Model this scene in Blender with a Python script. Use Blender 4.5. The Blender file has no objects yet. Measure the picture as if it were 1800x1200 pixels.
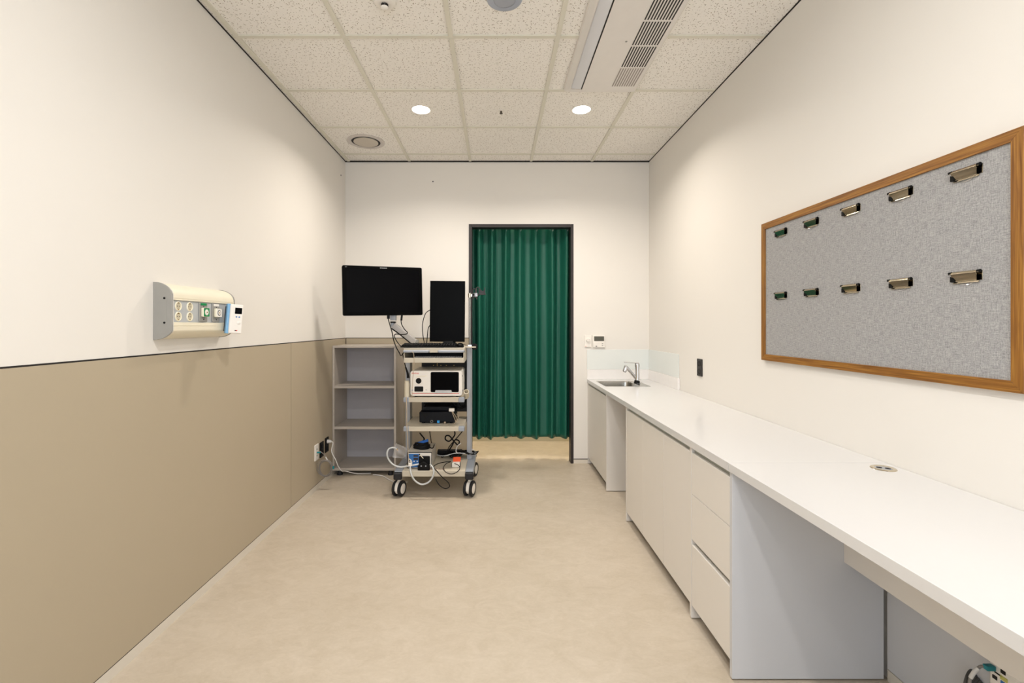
import bpy, bmesh, math, random
from mathutils import Vector, Matrix
random.seed(7)
C = bpy.context.scene
COL = C.collection
# ------------------------------------------------------------------ camera
F = 819.0; VX, VY = 871.0, 571.0; EYE = 1.373
cam = bpy.data.cameras.new('camera'); camo = bpy.data.objects.new('camera', cam); COL.objects.link(camo)
camo.location = (0, 0, EYE); camo.rotation_euler = (math.pi/2, 0, 0)
cam.sensor_fit = 'HORIZONTAL'; cam.sensor_width = 36.0; cam.lens = F/1800*36
cam.shift_x = (900-VX)/1800; cam.shift_y = -(600-VY)/1800
cam.clip_start = 0.02
C.camera = camo
# ------------------------------------------------------------------ world (daylight behind the camera's window)
W = bpy.data.worlds.new('World'); C.world = W; W.use_nodes = True
bg = W.node_tree.nodes['Background']; bg.inputs[0].default_value = (0.80, 0.88, 1.0, 1); bg.inputs[1].default_value = 6.5
pl = bpy.data.lights.new('window_portal', 'AREA'); pl.shape = 'RECTANGLE'; pl.size = 2.2; pl.size_y = 1.5
pl.cycles.is_portal = True
po = bpy.data.objects.new('window_portal', pl); COL.objects.link(po)
po.location = (0.0, -2.02, 1.65); po.rotation_euler = (math.pi/2, 0, 0)
C.view_settings.view_transform = 'Standard'; C.view_settings.look = 'None'
C.view_settings.exposure = 0.20; C.view_settings.gamma = 1.0; C.view_settings.use_curve_mapping = False
LAMP_FRONT, LAMP_REAR, LAMP_HALL = 14.0, 13.5, 13.0     # watts of the downlights in view, over the camera, in the corridor

# ------------------------------------------------------------------ key positions
LX, RX, BY, CZ = -1.491, 1.525, 4.626, 2.994
RY = -2.0
CT = 0.836; CU = 0.803; CF = 0.908

def at(px, py, D): return Vector(((px-VX)/F*D, D, EYE+(VY-py)/F*D))
# ------------------------------------------------------------------ materials
def lin(c):
    return tuple((v/12.92 if v <= .04045 else ((v+.055)/1.055)**2.4) for v in c)
def hexc(h): return lin(tuple(int(h[i:i+2], 16)/255 for i in (0, 2, 4)))
MATS = {}
def mat(name, h, rough=.5, metal=0., spec=.5, var=.03, vscale=20., bump=0., bscale=200., trans=0., alpha=1., emit=0., sheen=0., coat=0.):
    if name in MATS: return MATS[name]
    m = bpy.data.materials.new(name); m.use_nodes = True; nt = m.node_tree; N = nt.nodes; L = nt.links
    b = N['Principled BSDF']; col = hexc(h)
    b.inputs['Roughness'].default_value = rough; b.inputs['Metallic'].default_value = metal
    b.inputs['Specular IOR Level'].default_value = spec
    if trans: b.inputs['Transmission Weight'].default_value = trans
    if alpha < 1: b.inputs['Alpha'].default_value = alpha
    if coat: b.inputs['Coat Weight'].default_value = coat; b.inputs['Coat Roughness'].default_value = .08
    if sheen: b.inputs['Sheen Weight'].default_value = sheen; b.inputs['Sheen Roughness'].default_value = .4
    if emit:
        b.inputs['Emission Color'].default_value = (*col, 1); b.inputs['Emission Strength'].default_value = emit
    tc = N.new('ShaderNodeTexCoord'); nz = N.new('ShaderNodeTexNoise'); nz.inputs['Scale'].default_value = vscale; nz.inputs['Detail'].default_value = 3
    L.new(tc.outputs['Object'], nz.inputs['Vector'])
    mx = N.new('ShaderNodeMix'); mx.data_type = 'RGBA'
    mx.inputs[6].default_value = (*[c*(1-var) for c in col], 1); mx.inputs[7].default_value = (*[min(1, c*(1+var)) for c in col], 1)
    L.new(nz.outputs['Fac'], mx.inputs[0]); L.new(mx.outputs[2], b.inputs['Base Color'])
    if bump:
        n2 = N.new('ShaderNodeTexNoise'); n2.inputs['Scale'].default_value = bscale; L.new(tc.outputs['Object'], n2.inputs['Vector'])
        bp = N.new('ShaderNodeBump'); bp.inputs['Strength'].default_value = bump; bp.inputs['Distance'].default_value = .002
        L.new(n2.outputs['Fac'], bp.inputs['Height']); L.new(bp.outputs[0], b.inputs['Normal'])
    MATS[name] = m; return m
def nodes_of(m): return m.node_tree.nodes, m.node_tree.links, m.node_tree.nodes['Principled BSDF']
def math_node(N, L, op, a, b=None, c=None):
    n = N.new('ShaderNodeMath'); n.operation = op
    for i, v in enumerate((a, b, c)):
        if v is None: continue
        if isinstance(v, (int, float)): n.inputs[i].default_value = v
        else: L.new(v, n.inputs[i])
    return n.outputs[0]

wall_m = mat('wall_paint', 'E8E4DD', .62, var=.006, vscale=3, bump=.05, bscale=350)
dado_m = mat('dado_panel', 'B3A68F', .5, var=.015, vscale=4, bump=.05, bscale=500)
gap_m = mat('shadow_gap', '1C1814', .8)
base_m = mat('baseboard_vinyl', 'DAD3C6', .4, var=.03, vscale=12)
tbar_m = mat('ceiling_grid_metal', 'DEDACB', .5)
lam_m = mat('cabinet_laminate', 'E2DDD6', .42, var=.01, vscale=8)
lam_cool_m = mat('laminate_cool_light_tint', 'CBCCCF', .45, var=.01, vscale=8)  # cabinet laminate with the cool cast of mixed room light painted into its colour
edge_m = mat('cabinet_edge', 'E6E4E1', .4)
ctop_m = mat('solid_surface', 'D8D7D6', .22, var=.008, vscale=60, spec=.5)
rail_m = mat('handle_channel', 'A5A69C', .45, metal=.1)
kick_m = mat('kick_board', '8E8272', .45)
frame_m = mat('door_frame_metal', '2E2726', .45, metal=.2)
shelf_m = mat('shelf_laminate', 'B6ADA2', .45, var=.03, vscale=30)
shback_m = mat('shelf_back_board', 'ABA8AB', .5)
bblack = mat('black_plastic', '0C0C0C', .45, spec=.18)
bgloss = mat('black_glass', '030305', .12, var=.0, spec=.06)
mcase = mat('monitor_black', '040404', .5, spec=.05, var=0)
bmatte = mat('black_matte_screen', '030303', .35, var=.0, spec=.05)
rubber = mat('rubber', '15151A', .6)
wplast = mat('white_plastic', 'EFEAE2', .35)
crp = mat('cream_plastic', 'F1EAD2', .38)
crd = mat('cream_cover', 'EFE7D0', .38)
cart_m = mat('cart_beige', 'C8BFAD', .42)
cartg = mat('cart_grey_blue', '9AA0AA', .38)
alu = mat('brushed_aluminium', 'A6A9AF', .5, metal=.25)
chrome = mat('chrome', 'D9D9DC', .08, metal=1.)
steel = mat('stainless_steel', 'B0ADA6', .25, metal=1.)
nickel = mat('nickel', 'CFC4AE', .14, metal=1.)
brass = mat('brass', 'B8945A', .3, metal=1.)
grey_p = mat('grey_plastic', '97958F', .45)
ltgrey = mat('light_grey_panel', 'B9BCBD', .4)
dkgrey = mat('dark_grey_plastic', '3A3A3D', .45)
teal = mat('teal_plastic', '0E7C85', .4)
blue_p = mat('blue_plastic', '2E6FB4', .4)
ltblue = mat('light_blue_plastic', '7FB2DA', .4)
green_p = mat('green_plastic', '10874C', .4)
orange = mat('orange_card', 'E2501C', .5)
red_p = mat('red_paint', 'D9452B', .5)
dkred = mat('dark_red_paint', '5A1512', .5)
yellow = mat('yellow_plastic', 'C9C46A', .4)
lcd = mat('lcd_screen', '55544A', .2)
wrub = mat('white_cable', 'DCDAD6', .45)
tubec = mat('silicone_tube', 'DFE2E2', .25, trans=.35)
bagm = mat('clear_plastic_bag', 'D9D9DC', .12, trans=.0, alpha=.22)
greyc = mat('grey_cable', '8B8580', .5)
beigec = mat('beige_cable', 'B9A78E', .5)
velcro = mat('blue_strap', '2463B8', .7)
spk_m = mat('speaker_grille', 'A9AFBC', .45)
acw = mat('air_conditioner_white', 'E5E0DA', .3)
acg = mat('air_conditioner_vane', 'DCDCDF', .3)
dark_slot = mat('dark_slot', '2A2623', .7)
glass_sp = mat('back_painted_glass', 'E5E9E6', .12, spec=.15, var=.004)

def ceiling_tile():
    m = mat('mineral_fibre_tile', 'F5F1EA', .8); N, L, b = nodes_of(m)
    tc = N.new('ShaderNodeTexCoord').outputs['Object']
    def fissures(scale, la, lb, seed, keep, off):
        mp = N.new('ShaderNodeMapping'); L.new(tc, mp.inputs[0]); mp.inputs['Location'].default_value = (off, off*.7, 0)
        sp = N.new('ShaderNodeSeparateXYZ'); L.new(mp.outputs[0], sp.inputs[0])
        cb = N.new('ShaderNodeCombineXYZ'); L.new(sp.outputs[0], cb.inputs[0]); L.new(sp.outputs[1], cb.inputs[1])
        v = N.new('ShaderNodeTexVoronoi'); v.voronoi_dimensions = '2D'; v.inputs['Scale'].default_value = scale; L.new(cb.outputs[0], v.inputs['Vector'])
        sub = N.new('ShaderNodeVectorMath'); sub.operation = 'SUBTRACT'; L.new(cb.outputs[0], sub.inputs[0]); L.new(v.outputs['Position'], sub.inputs[1])
        sc = N.new('ShaderNodeSeparateColor'); L.new(v.outputs['Color'], sc.inputs[0])
        ang = math_node(N, L, 'MULTIPLY', sc.outputs[0], 6.283)
        rt = N.new('ShaderNodeVectorRotate'); rt.rotation_type = 'Z_AXIS'; L.new(sub.outputs[0], rt.inputs['Vector']); L.new(ang, rt.inputs['Angle'])
        s2 = N.new('ShaderNodeSeparateXYZ'); L.new(rt.outputs[0], s2.inputs[0])
        ln = math_node(N, L, 'MULTIPLY', math_node(N, L, 'ADD', sc.outputs[1], .25), la)
        nz = N.new('ShaderNodeTexNoise'); nz.inputs['Scale'].default_value = 300; L.new(tc, nz.inputs['Vector'])
        wob = math_node(N, L, 'MULTIPLY', math_node(N, L, 'SUBTRACT', nz.outputs['Fac'], .5), lb*1.5)
        a = math_node(N, L, 'DIVIDE', s2.outputs[0], ln); bb = math_node(N, L, 'DIVIDE', math_node(N, L, 'ADD', s2.outputs[1], wob), lb)
        d = math_node(N, L, 'ADD', math_node(N, L, 'MULTIPLY', a, a), math_node(N, L, 'MULTIPLY', bb, bb))
        inside = math_node(N, L, 'LESS_THAN', d, 1.0)
        k = math_node(N, L, 'LESS_THAN', sc.outputs[2], keep)
        return math_node(N, L, 'MULTIPLY', inside, k)
    f1 = fissures(38, .0072, .0013, 1, .75, 0); f2 = fissures(52, .0028, .0015, 2, .7, 3.3); f3 = fissures(120, .0013, .0008, 3, .5, 7.1)
    f3 = math_node(N, L, 'MULTIPLY', f3, .35)
    f = math_node(N, L, 'MAXIMUM', math_node(N, L, 'MAXIMUM', f1, f2), f3)
    mx = N.new('ShaderNodeMix'); mx.data_type = 'RGBA'; L.new(f, mx.inputs[0])
    src = b.inputs['Base Color'].links[0].from_socket; L.new(src, mx.inputs[6]); mx.inputs[7].default_value = (*hexc('7C684C'), 1)
    L.new(mx.outputs[2], b.inputs['Base Color'])
    return m
tile_m = ceiling_tile()

def floor_mat():
    m = mat('vinyl_floor', 'D3C4B1', .42); N, L, b = nodes_of(m)
    tc = N.new('ShaderNodeTexCoord').outputs['Object']
    mp = N.new('ShaderNodeMapping'); mp.inputs['Scale'].default_value = (1, 1.5, 1); mp.inputs['Rotation'].default_value = (0, 0, .5); L.new(tc, mp.inputs[0])
    def nz(s, d, r=.6, dist=0.):
        n = N.new('ShaderNodeTexNoise'); n.inputs['Scale'].default_value = s; n.inputs['Detail'].default_value = d; n.inputs['Roughness'].default_value = r
        n.inputs['Distortion'].default_value = dist; L.new(mp.outputs[0], n.inputs['Vector']); return n.outputs['Fac']
    big = nz(1.6, 4); mid = nz(9, 6, .65, 1.2); fine = nz(60, 4, .6, .5)
    v = math_node(N, L, 'ADD', math_node(N, L, 'MULTIPLY', big, .35), math_node(N, L, 'ADD', math_node(N, L, 'MULTIPLY', mid, .45), math_node(N, L, 'MULTIPLY', fine, .2)))
    cr = N.new('ShaderNodeValToRGB'); L.new(v, cr.inputs[0])
    cr.color_ramp.elements[0].position = .34; cr.color_ramp.elements[0].color = (*hexc('B6A995'), 1)
    cr.color_ramp.elements[1].position = .64; cr.color_ramp.elements[1].color = (*hexc('CABEAD'), 1)
    # sparse scuffs
    sc = nz(2.7, 8, .75, 2.5)
    s = math_node(N, L, 'MULTIPLY', math_node(N, L, 'GREATER_THAN', sc, .70), .35)
    mx = N.new('ShaderNodeMix'); mx.data_type = 'RGBA'; L.new(s, mx.inputs[0]); L.new(cr.outputs[0], mx.inputs[6]); mx.inputs[7].default_value = (*hexc('988A76'), 1)
    L.new(mx.outputs[2], b.inputs['Base Color'])
    return m
floor_m = floor_mat()

def wood(name, axis):
    m = mat(name, '96602E', .42); N, L, b = nodes_of(m)
    tc = N.new('ShaderNodeTexCoord').outputs['Object']
    mp = N.new('ShaderNodeMapping'); L.new(tc, mp.inputs[0])
    s = [170, 170, 170]; s[axis] = 5; mp.inputs['Scale'].default_value = s
    n = N.new('ShaderNodeTexNoise'); n.inputs['Scale'].default_value = 1.0; n.inputs['Detail'].default_value = 5; n.inputs['Distortion'].default_value = .8; L.new(mp.outputs[0], n.inputs['Vector'])
    cr = N.new('ShaderNodeValToRGB'); L.new(n.outputs['Fac'], cr.inputs[0])
    e = cr.color_ramp.elements; e[0].position = .3; e[0].color = (*hexc('6E4312'), 1); e[1].position = .7; e[1].color = (*hexc('A87832'), 1)
    k = e.new(.5); k.color = (*hexc('8C5D24'), 1)
    L.new(cr.outputs[0], b.inputs['Base Color']); return m
wood_h = wood('oak_along', 1); wood_v = wood('oak_upright', 2)

def linen():
    m = mat('grey_linen', '9C9891', .85); N, L, b = nodes_of(m)
    tc = N.new('ShaderNodeTexCoord').outputs['Object']
    def nz(s):
        mp = N.new('ShaderNodeMapping'); mp.inputs['Scale'].default_value = s; L.new(tc, mp.inputs[0])
        n = N.new('ShaderNodeTexNoise'); n.inputs['Scale'].default_value = 1; n.inputs['Detail'].default_value = 4; n.inputs['Roughness'].default_value = .7; L.new(mp.outputs[0], n.inputs['Vector']); return n.outputs['Fac']
    a = nz((1, 34, 460)); c = nz((1, 460, 34)); d = nz((1, 240, 240))
    v = math_node(N, L, 'MULTIPLY', math_node(N, L, 'ADD', math_node(N, L, 'ADD', a, c), d), .3333)
    cr = N.new('ShaderNodeValToRGB'); L.new(v, cr.inputs[0]); e = cr.color_ramp.elements
    e[0].position = .36; e[0].color = (*hexc('67676A'), 1); e[1].position = .62; e[1].color = (*hexc('BDBCBA'), 1)
    L.new(cr.outputs[0], b.inputs['Base Color']); return m
linen_m = linen()

def curtain_mat():
    m = mat('green_curtain_cloth', '1B6351', .46, var=.08, vscale=120, spec=.45, sheen=0, bump=.15, bscale=900)
    N, L, b = nodes_of(m)
    tr = N.new('ShaderNodeBsdfTranslucent'); tr.inputs[0].default_value = (*hexc('1E7A5C'), 1)
    ms = N.new('ShaderNodeMixShader'); ms.inputs[0].default_value = .05
    L.new(b.outputs[0], ms.inputs[1]); L.new(tr.outputs[0], ms.inputs[2])
    L.new(ms.outputs[0], N['Material Output'].inputs[0]); return m
curt_m = curtain_mat()

def emis(name, h, s):
    m = bpy.data.materials.new(name); m.use_nodes = True; N = m.node_tree.nodes; L = m.node_tree.links
    N.remove(N['Principled BSDF']); e = N.new('ShaderNodeEmission'); e.inputs[0].default_value = (*hexc(h), 1); e.inputs[1].default_value = s
    L.new(e.outputs[0], N['Material Output'].inputs[0]); return m
lamp_front = (emis('warm_lamp', 'FFF6EA', 25), 'FFF5EA', LAMP_FRONT, 145)
lamp_rear = (emis('neutral_lamp', 'FFFAF4', 25), 'FFFCF9', LAMP_REAR, 172)
lamp_hall = (emis('hall_lamp', 'FFF0D8', 12), 'FFF2DC', LAMP_HALL, 160)
wglass = mat('window_glass', 'E8F0F0', .05, alpha=.1, var=0)

# ------------------------------------------------------------------ mesh builder
class MB:
    def __init__(self, m=None): self.bm = bmesh.new(); self.mats = []; self.use(m) if m else None
    def use(self, m):
        if m not in self.mats: self.mats.append(m)
        self.mi = self.mats.index(m); return self
    def _add(self, t, M=None):
        if M is not None: bmesh.ops.transform(t, matrix=M, verts=t.verts)
        for f in t.faces: f.material_index = self.mi
        me = bpy.data.meshes.new('t'); t.to_mesh(me); t.free(); self.bm.from_mesh(me); bpy.data.meshes.remove(me); return self
    def box(self, x0, x1, y0, y1, z0, z1, bev=0, seg=2, M=None):
        t = bmesh.new(); bmesh.ops.create_cube(t, size=1)
        bmesh.ops.scale(t, vec=(abs(x1-x0), abs(y1-y0), abs(z1-z0)), verts=t.verts)
        bmesh.ops.translate(t, vec=((x0+x1)/2, (y0+y1)/2, (z0+z1)/2), verts=t.verts)
        if bev: bmesh.ops.bevel(t, geom=t.edges[:], offset=bev, segments=seg, affect='EDGES', profile=.5)
        return self._add(t, M)
    def cyl(self, a, b, r, r2=None, seg=24, M=None, caps=True):
        a, b = Vector(a), Vector(b); t = bmesh.new(); d = b-a
        bmesh.ops.create_cone(t, cap_ends=caps, segments=seg, radius1=r, radius2=r if r2 is None else r2, depth=d.length)
        Q = Matrix.Translation((a+b)/2) @ d.to_track_quat('Z', 'Y').to_matrix().to_4x4()
        bmesh.ops.transform(t, matrix=Q, verts=t.verts); return self._add(t, M)
    def sph(self, c, r, sc=(1, 1, 1), M=None, seg=16):
        t = bmesh.new(); bmesh.ops.create_uvsphere(t, u_segments=seg, v_segments=seg//2, radius=r)
        bmesh.ops.scale(t, vec=sc, verts=t.verts); bmesh.ops.translate(t, vec=c, verts=t.verts); return self._add(t, M)
    def lathe(self, prof, M=None, seg=32, cap=False):
        t = bmesh.new(); rings = []
        for r, z in prof:
            if r < 1e-6: rings.append([t.verts.new((0, 0, z))])
            else: rings.append([t.verts.new((r*math.cos(2*math.pi*i/seg), r*math.sin(2*math.pi*i/seg), z)) for i in range(seg)])
        for A, B in zip(rings, rings[1:]):
            for i in range(seg):
                j = (i+1) % seg
                if len(A) == 1 and len(B) == 1: continue
                if len(A) == 1: t.faces.new((A[0], B[i], B[j]))
                elif len(B) == 1: t.faces.new((A[i], A[j], B[0]))
                else: t.faces.new((A[i], A[j], B[j], B[i]))
        bmesh.ops.recalc_face_normals(t, faces=t.faces)
        return self._add(t, M)
    def loops(self, rings, cap0=True, cap1=True, M=None):
        t = bmesh.new(); R = [[t.verts.new(p) for p in r] for r in rings]; n = len(R[0])
        for A, B in zip(R, R[1:]):
            for i in range(n): t.faces.new((A[i], A[(i+1) % n], B[(i+1) % n], B[i]))
        if cap0: t.faces.new(R[0][::-1])
        if cap1: t.faces.new(R[-1])
        bmesh.ops.recalc_face_normals(t, faces=t.faces)
        return self._add(t, M)
    def prism(self, poly, axis, a0, a1, bev=0, M=None):
        def P(u, v, w):
            return {0: (w, u, v), 1: (u, w, v), 2: (u, v, w)}[axis]
        t = bmesh.new(); A = [t.verts.new(P(u, v, a0)) for u, v in poly]; B = [t.verts.new(P(u, v, a1)) for u, v in poly]
        n = len(poly)
        for i in range(n): t.faces.new((A[i], A[(i+1) % n], B[(i+1) % n], B[i]))
        f0 = t.faces.new(A[::-1]); f1 = t.faces.new(B)
        bmesh.ops.recalc_face_normals(t, faces=t.faces)
        if bev:
            es = set(f0.edges) | set(f1.edges); bmesh.ops.bevel(t, geom=list(es), offset=bev, segments=2, affect='EDGES', profile=.5)
        return self._add(t, M)
    def tube(self, pts, r, seg=8, smooth=True, per=8, flat=1.0):
        P = [Vector(p) for p in pts]
        if smooth and len(P) > 2:
            Q = []; n = len(P)
            for i in range(n-1):
                p0 = P[max(0, i-1)]; p1 = P[i]; p2 = P[i+1]; p3 = P[min(n-1, i+2)]
                for k in range(per):
                    s = k/per; Q.append(.5*((2*p1)+(p2-p0)*s+(2*p0-5*p1+4*p2-p3)*s*s+(3*p1-p0-3*p2+p3)*s**3))
            Q.append(P[-1]); P = Q
        rings = []; up = None
        for i, p in enumerate(P):
            d = (P[min(i+1, len(P)-1)]-P[max(i-1, 0)])
            if d.length < 1e-9: d = Vector((0, 0, 1))
            d.normalize()
            if up is None:
                up = Vector((0, 0, 1)) if abs(d.z) < .9 else Vector((1, 0, 0))
            a = d.cross(up)
            if a.length < 1e-5: a = d.cross(Vector((0, 1, .3)))
            a.normalize(); b = a.cross(d).normalized(); up = b
            rr = r(i/(len(P)-1)) if callable(r) else r
            rings.append([p+a*math.cos(t)*rr+b*math.sin(t)*rr*flat for t in [2*math.pi*k/seg for k in range(seg)]])
        return self.loops(rings)
    def grid(self, fn, nu, nv, M=None):
        t = bmesh.new(); V = [[t.verts.new(fn(i/nu, j/nv)) for j in range(nv+1)] for i in range(nu+1)]
        for i in range(nu):
            for j in range(nv): t.faces.new((V[i][j], V[i+1][j], V[i+1][j+1], V[i][j+1]))
        return self._add(t, M)
    def build(self, name, parent=None, loc=None, angle=50):
        off = Vector((0, 0, 0))
        if parent is not None: off = worldloc(parent)
        elif loc is not None: off = Vector(loc)
        bmesh.ops.translate(self.bm, vec=-off, verts=self.bm.verts)
        me = bpy.data.meshes.new(name); self.bm.to_mesh(me); self.bm.free()
        for m in self.mats: me.materials.append(m)
        for p in me.polygons: p.use_smooth = True
        me.set_sharp_from_angle(angle=math.radians(angle))
        o = bpy.data.objects.new(name, me); COL.objects.link(o)
        if angle < 90:
            wn = o.modifiers.new('weighted_normals', 'WEIGHTED_NORMAL'); wn.keep_sharp = True; wn.weight = 80
        if parent is not None: o.parent = parent
        else: o.location = off
        return o
def worldloc(o):
    v = Vector(o.location)
    while o.parent: o = o.parent; v += Vector(o.location)
    return v
def thing(name, label, cat, loc, group=None):
    o = bpy.data.objects.new(name, None); COL.objects.link(o); o.empty_display_size = .05
    o.location = loc; o['label'] = label; o['category'] = cat
    if group: o['group'] = group
    return o
def tag(o, label, cat, group=None):
    o['label'] = label; o['category'] = cat
    if group: o['group'] = group
    return o
def struct(o): o['kind'] = 'structure'; return o
def copy_tree(o, parent=None):
    c = o.copy(); COL.objects.link(c); c.parent = parent
    for ch in [x for x in ALLCH(o)]: copy_tree(ch, c)
    return c
def ALLCH(o): return [x for x in bpy.data.objects if x.parent == o]
def text_mb(txt, size, m, M, depth=.0006):
    cu = bpy.data.curves.new('txt', 'FONT'); cu.body = txt; cu.size = size; cu.extrude = depth; cu.align_x = 'CENTER'; cu.align_y = 'CENTER'; cu.offset = size*.02
    o = bpy.data.objects.new('txt', cu); COL.objects.link(o); dg = bpy.context.evaluated_depsgraph_get()
    me = bpy.data.meshes.new_from_object(o.evaluated_get(dg)); bpy.data.objects.remove(o); bpy.data.curves.remove(cu)
    mb = MB(m); t = bmesh.new(); t.from_mesh(me); bpy.data.meshes.remove(me); mb._add(t, M); return mb
RX90 = Matrix.Rotation(math.pi/2, 4, 'X')          # text facing -y
def rrect(cx, cy, w, h, r, z, n=5):
    out = []
    for sx, sy, a0 in ((1, 1, 0), (-1, 1, 90), (-1, -1, 180), (1, -1, 270)):
        for k in range(n+1):
            a = math.radians(a0+90*k/n); out.append((cx+sx*(w/2-r)+r*math.cos(a), cy+sy*(h/2-r)+r*math.sin(a), z))
    return out
def rpoly(cx, cy, w, h, r, n=4): return [(p[0], p[1]) for p in rrect(cx, cy, w, h, r, 0, n)]

# ================================================================== THE SETTING
HY = 5.51                                   # far wall of the corridor
DX0, DX1, DZ = -.265, .774, 2.373           # outer edges of the door frame
struct(MB(floor_m).box(-2.4, 2.6, RY-.1, HY+.1, -.05, 0).build('floor'))
struct(MB(tile_m).box(LX-.1, RX+.1, RY-.1, BY+.02, CZ+.006, CZ+.05).build('ceiling'))
g = MB(tbar_m)
TX = [-1.454, -.853, -.251, .352, .955]
TY = [4.425-.6013*k for k in range(12)]
for x in TX: g.box(x-.0125, x+.0125, RY, BY-.012, CZ-.003, CZ+.006)
for y in TY:
    if y > RY: g.box(LX+.012, RX-.012, y-.0125, y+.0125, CZ-.0025, CZ+.006)
struct(g.build('trim_1'))
g = MB(gap_m)                               # dark shadow gap around the ceiling
g.box(LX, LX+.003, RY, BY, CZ-.002, CZ+.006).box(RX-.003, RX, RY, BY, CZ-.002, CZ+.006).box(LX, RX, BY-.010, BY, CZ-.006, CZ+.006)
struct(g.build('trim_2'))
struct(MB(wall_m).box(LX-.1, LX, RY-.1, BY+.1, 0, CZ+.05).build('wall_left'))
struct(MB(wall_m).box(RX, RX+.1, RY-.1, BY+.1, 0, CZ+.05).build('wall_right'))
fx0, fx1, fz = DX0, DX1, DZ
struct(MB(wall_m).box(LX, fx0, BY, BY+.1, 0, CZ+.05).box(fx1, RX, BY, BY+.1, 0, CZ+.05).box(fx0, fx1, BY, BY+.1, fz, CZ+.05).build('wall_back'))
# rear wall with a window (behind the camera)
w = MB(wall_m); w.box(LX, RX, RY-.1, RY, 0, .9).box(LX, RX, RY-.1, RY, 2.4, CZ+.05).box(LX, -1.1, RY-.1, RY, .9, 2.4).box(1.1, RX, RY-.1, RY, .9, 2.4)
struct(w.build('wall_rear'))
w = MB(wplast); w.box(-1.1, 1.1, RY-.07, RY-.02, .9, .94).box(-1.1, 1.1, RY-.07, RY-.02, 2.36, 2.4).box(-1.1, -1.06, RY-.07, RY-.02, .94, 2.36).box(1.06, 1.1, RY-.07, RY-.02, .94, 2.36).box(-.02, .02, RY-.07, RY-.02, .94, 2.36)
wo = struct(w.build('window_1'))
# corridor
cw = mat('corridor_wall', 'E2D9C0', .6)
struct(MB(cw).box(-2.4, 2.6, HY, HY+.1, 0, 2.7).build('wall_corridor_far'))
struct(MB(cw).box(-2.4, -2.3, BY+.1, HY, 0, 2.7).build('wall_corridor_left'))
struct(MB(cw).box(2.5, 2.6, BY+.1, HY, 0, 2.7).build('wall_corridor_right'))
struct(MB(cw).box(-2.4, LX-.1, BY+.0, BY+.1, 0, 2.7).box(RX+.1, 2.6, BY, BY+.1, 0, 2.7).build('wall_corridor_near'))
struct(MB(cw).box(-2.4, 2.6, BY+.1, HY, 2.7, 2.75).build('ceiling_corridor'))
b = MB(mat('corridor_base', 'CFC7AE', .5)).box(-2.3, 2.5, HY-.008, HY, 0, .052); b.use(gap_m).box(-2.3, 2.5, HY-.004, HY, .052, .058)
struct(b.build('baseboard_corridor'))
# dado panels, baseboards
JY = 3.39
d = MB(dado_m); d.box(LX, LX+.004, RY, JY-.003, .05, 1.2405).box(LX, LX+.004, JY+.003, BY, .05, 1.2405)
d.use(gap_m).box(LX, LX+.0015, RY, BY, 1.2405, 1.2465).box(LX, LX+.001, JY-.004, JY+.004, .05, 1.243).box(LX, LX+.002, RY, BY, .045, .05)
struct(d.build('trim_3'))
d = MB(dado_m); d.box(LX+.004, DX0, BY-.004, BY, .05, 1.2405)
d.use(gap_m).box(LX+.004, DX0, BY-.0015, BY, 1.2405, 1.2465).box(LX+.004, DX0, BY-.002, BY, .045, .05).box(LX+.004, LX+.010, BY-.006, BY-.003, .05, 1.243)
struct(d.build('trim_4'))
struct(MB(base_m).box(LX, LX+.003, RY, BY, 0, .045, 0).build('baseboard_left'))
struct(MB(base_m).box(LX+.003, DX0, BY-.003, BY, 0, .045).build('baseboard_back_left'))
d = MB(base_m).box(DX1, .93, BY-.005, BY, 0, .040); d.use(gap_m).box(DX1, .93, BY-.003, BY, .040, .047)
struct(d.build('baseboard_back_right'))
# door frame
fr = MB(frame_m)
t_ = .032; fd = .10
fr.box(DX0, DX0+t_, BY-.008, BY+fd, 0, DZ, .002).box(DX1-t_+.004, DX1, BY-.008, BY+fd, 0, DZ, .002).box(DX0+t_, DX1-t_+.004, BY-.008, BY+fd, DZ-t_, DZ, .002)
struct(fr.build('door_1'))
MB(wglass)
gl = MB(wglass).box(-1.06, -.02, RY-.05, RY-.044, .94, 2.36).box(.02, 1.06, RY-.05, RY-.044, .94, 2.36).build('pane', wo)

# ================================================================== LAMPS
def downlight(x, y, z, lm, label, name='downlight', r=.066, group=None):
    o = thing(name, label, 'ceiling light', (x, y, z), group)
    MB(wplast).lathe([(r+.001, 0), (r+.016, 0), (r+.016, -.003), (r+.008, -.006), (r+.001, -.004)], Matrix.Translation((x, y, z))).build('trim_ring', o)
    MB(lm[0]).lathe([(0, -.009), (r*.6, -.008), (r, -.003), (r, 0)], Matrix.Translation((x, y, z)), seg=32).build('diffuser', o)
    la = bpy.data.lights.new('downlight_beam', 'AREA'); la.shape = 'DISK'; la.size = r*1.8; la.energy = lm[2]; la.color = hexc(lm[1]); la.spread = math.radians(lm[3])
    lo = bpy.data.objects.new('downlight_beam', la); COL.objects.link(lo); lo.parent = o; lo.location = (0, 0, -.012)
    return o
zt = CZ+.006
downlight(-.563, 3.52, zt, lamp_front, 'glowing round ceiling downlight, the left of the two, behind the exhaust vent')
downlight(.650, 3.52, zt, lamp_front, 'glowing round ceiling downlight, the right of the two, beside the air conditioner')
for x, y, wt in ((.05, 1.115, 1.7), (-.55, -.60, .75), (.65, -.60, .75)):
    downlight(x, y, zt, (lamp_rear[0], lamp_rear[1], lamp_rear[2]*wt, lamp_rear[3]), 'round ceiling downlight overhead behind the viewpoint', group='downlights behind the viewpoint', r=.066)
for x in (-1.2, .25, 1.7):
    downlight(x, 5.16, 2.7, lamp_hall, 'round ceiling downlight in the corridor behind the green curtain', group='corridor downlights', r=.07)

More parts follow.
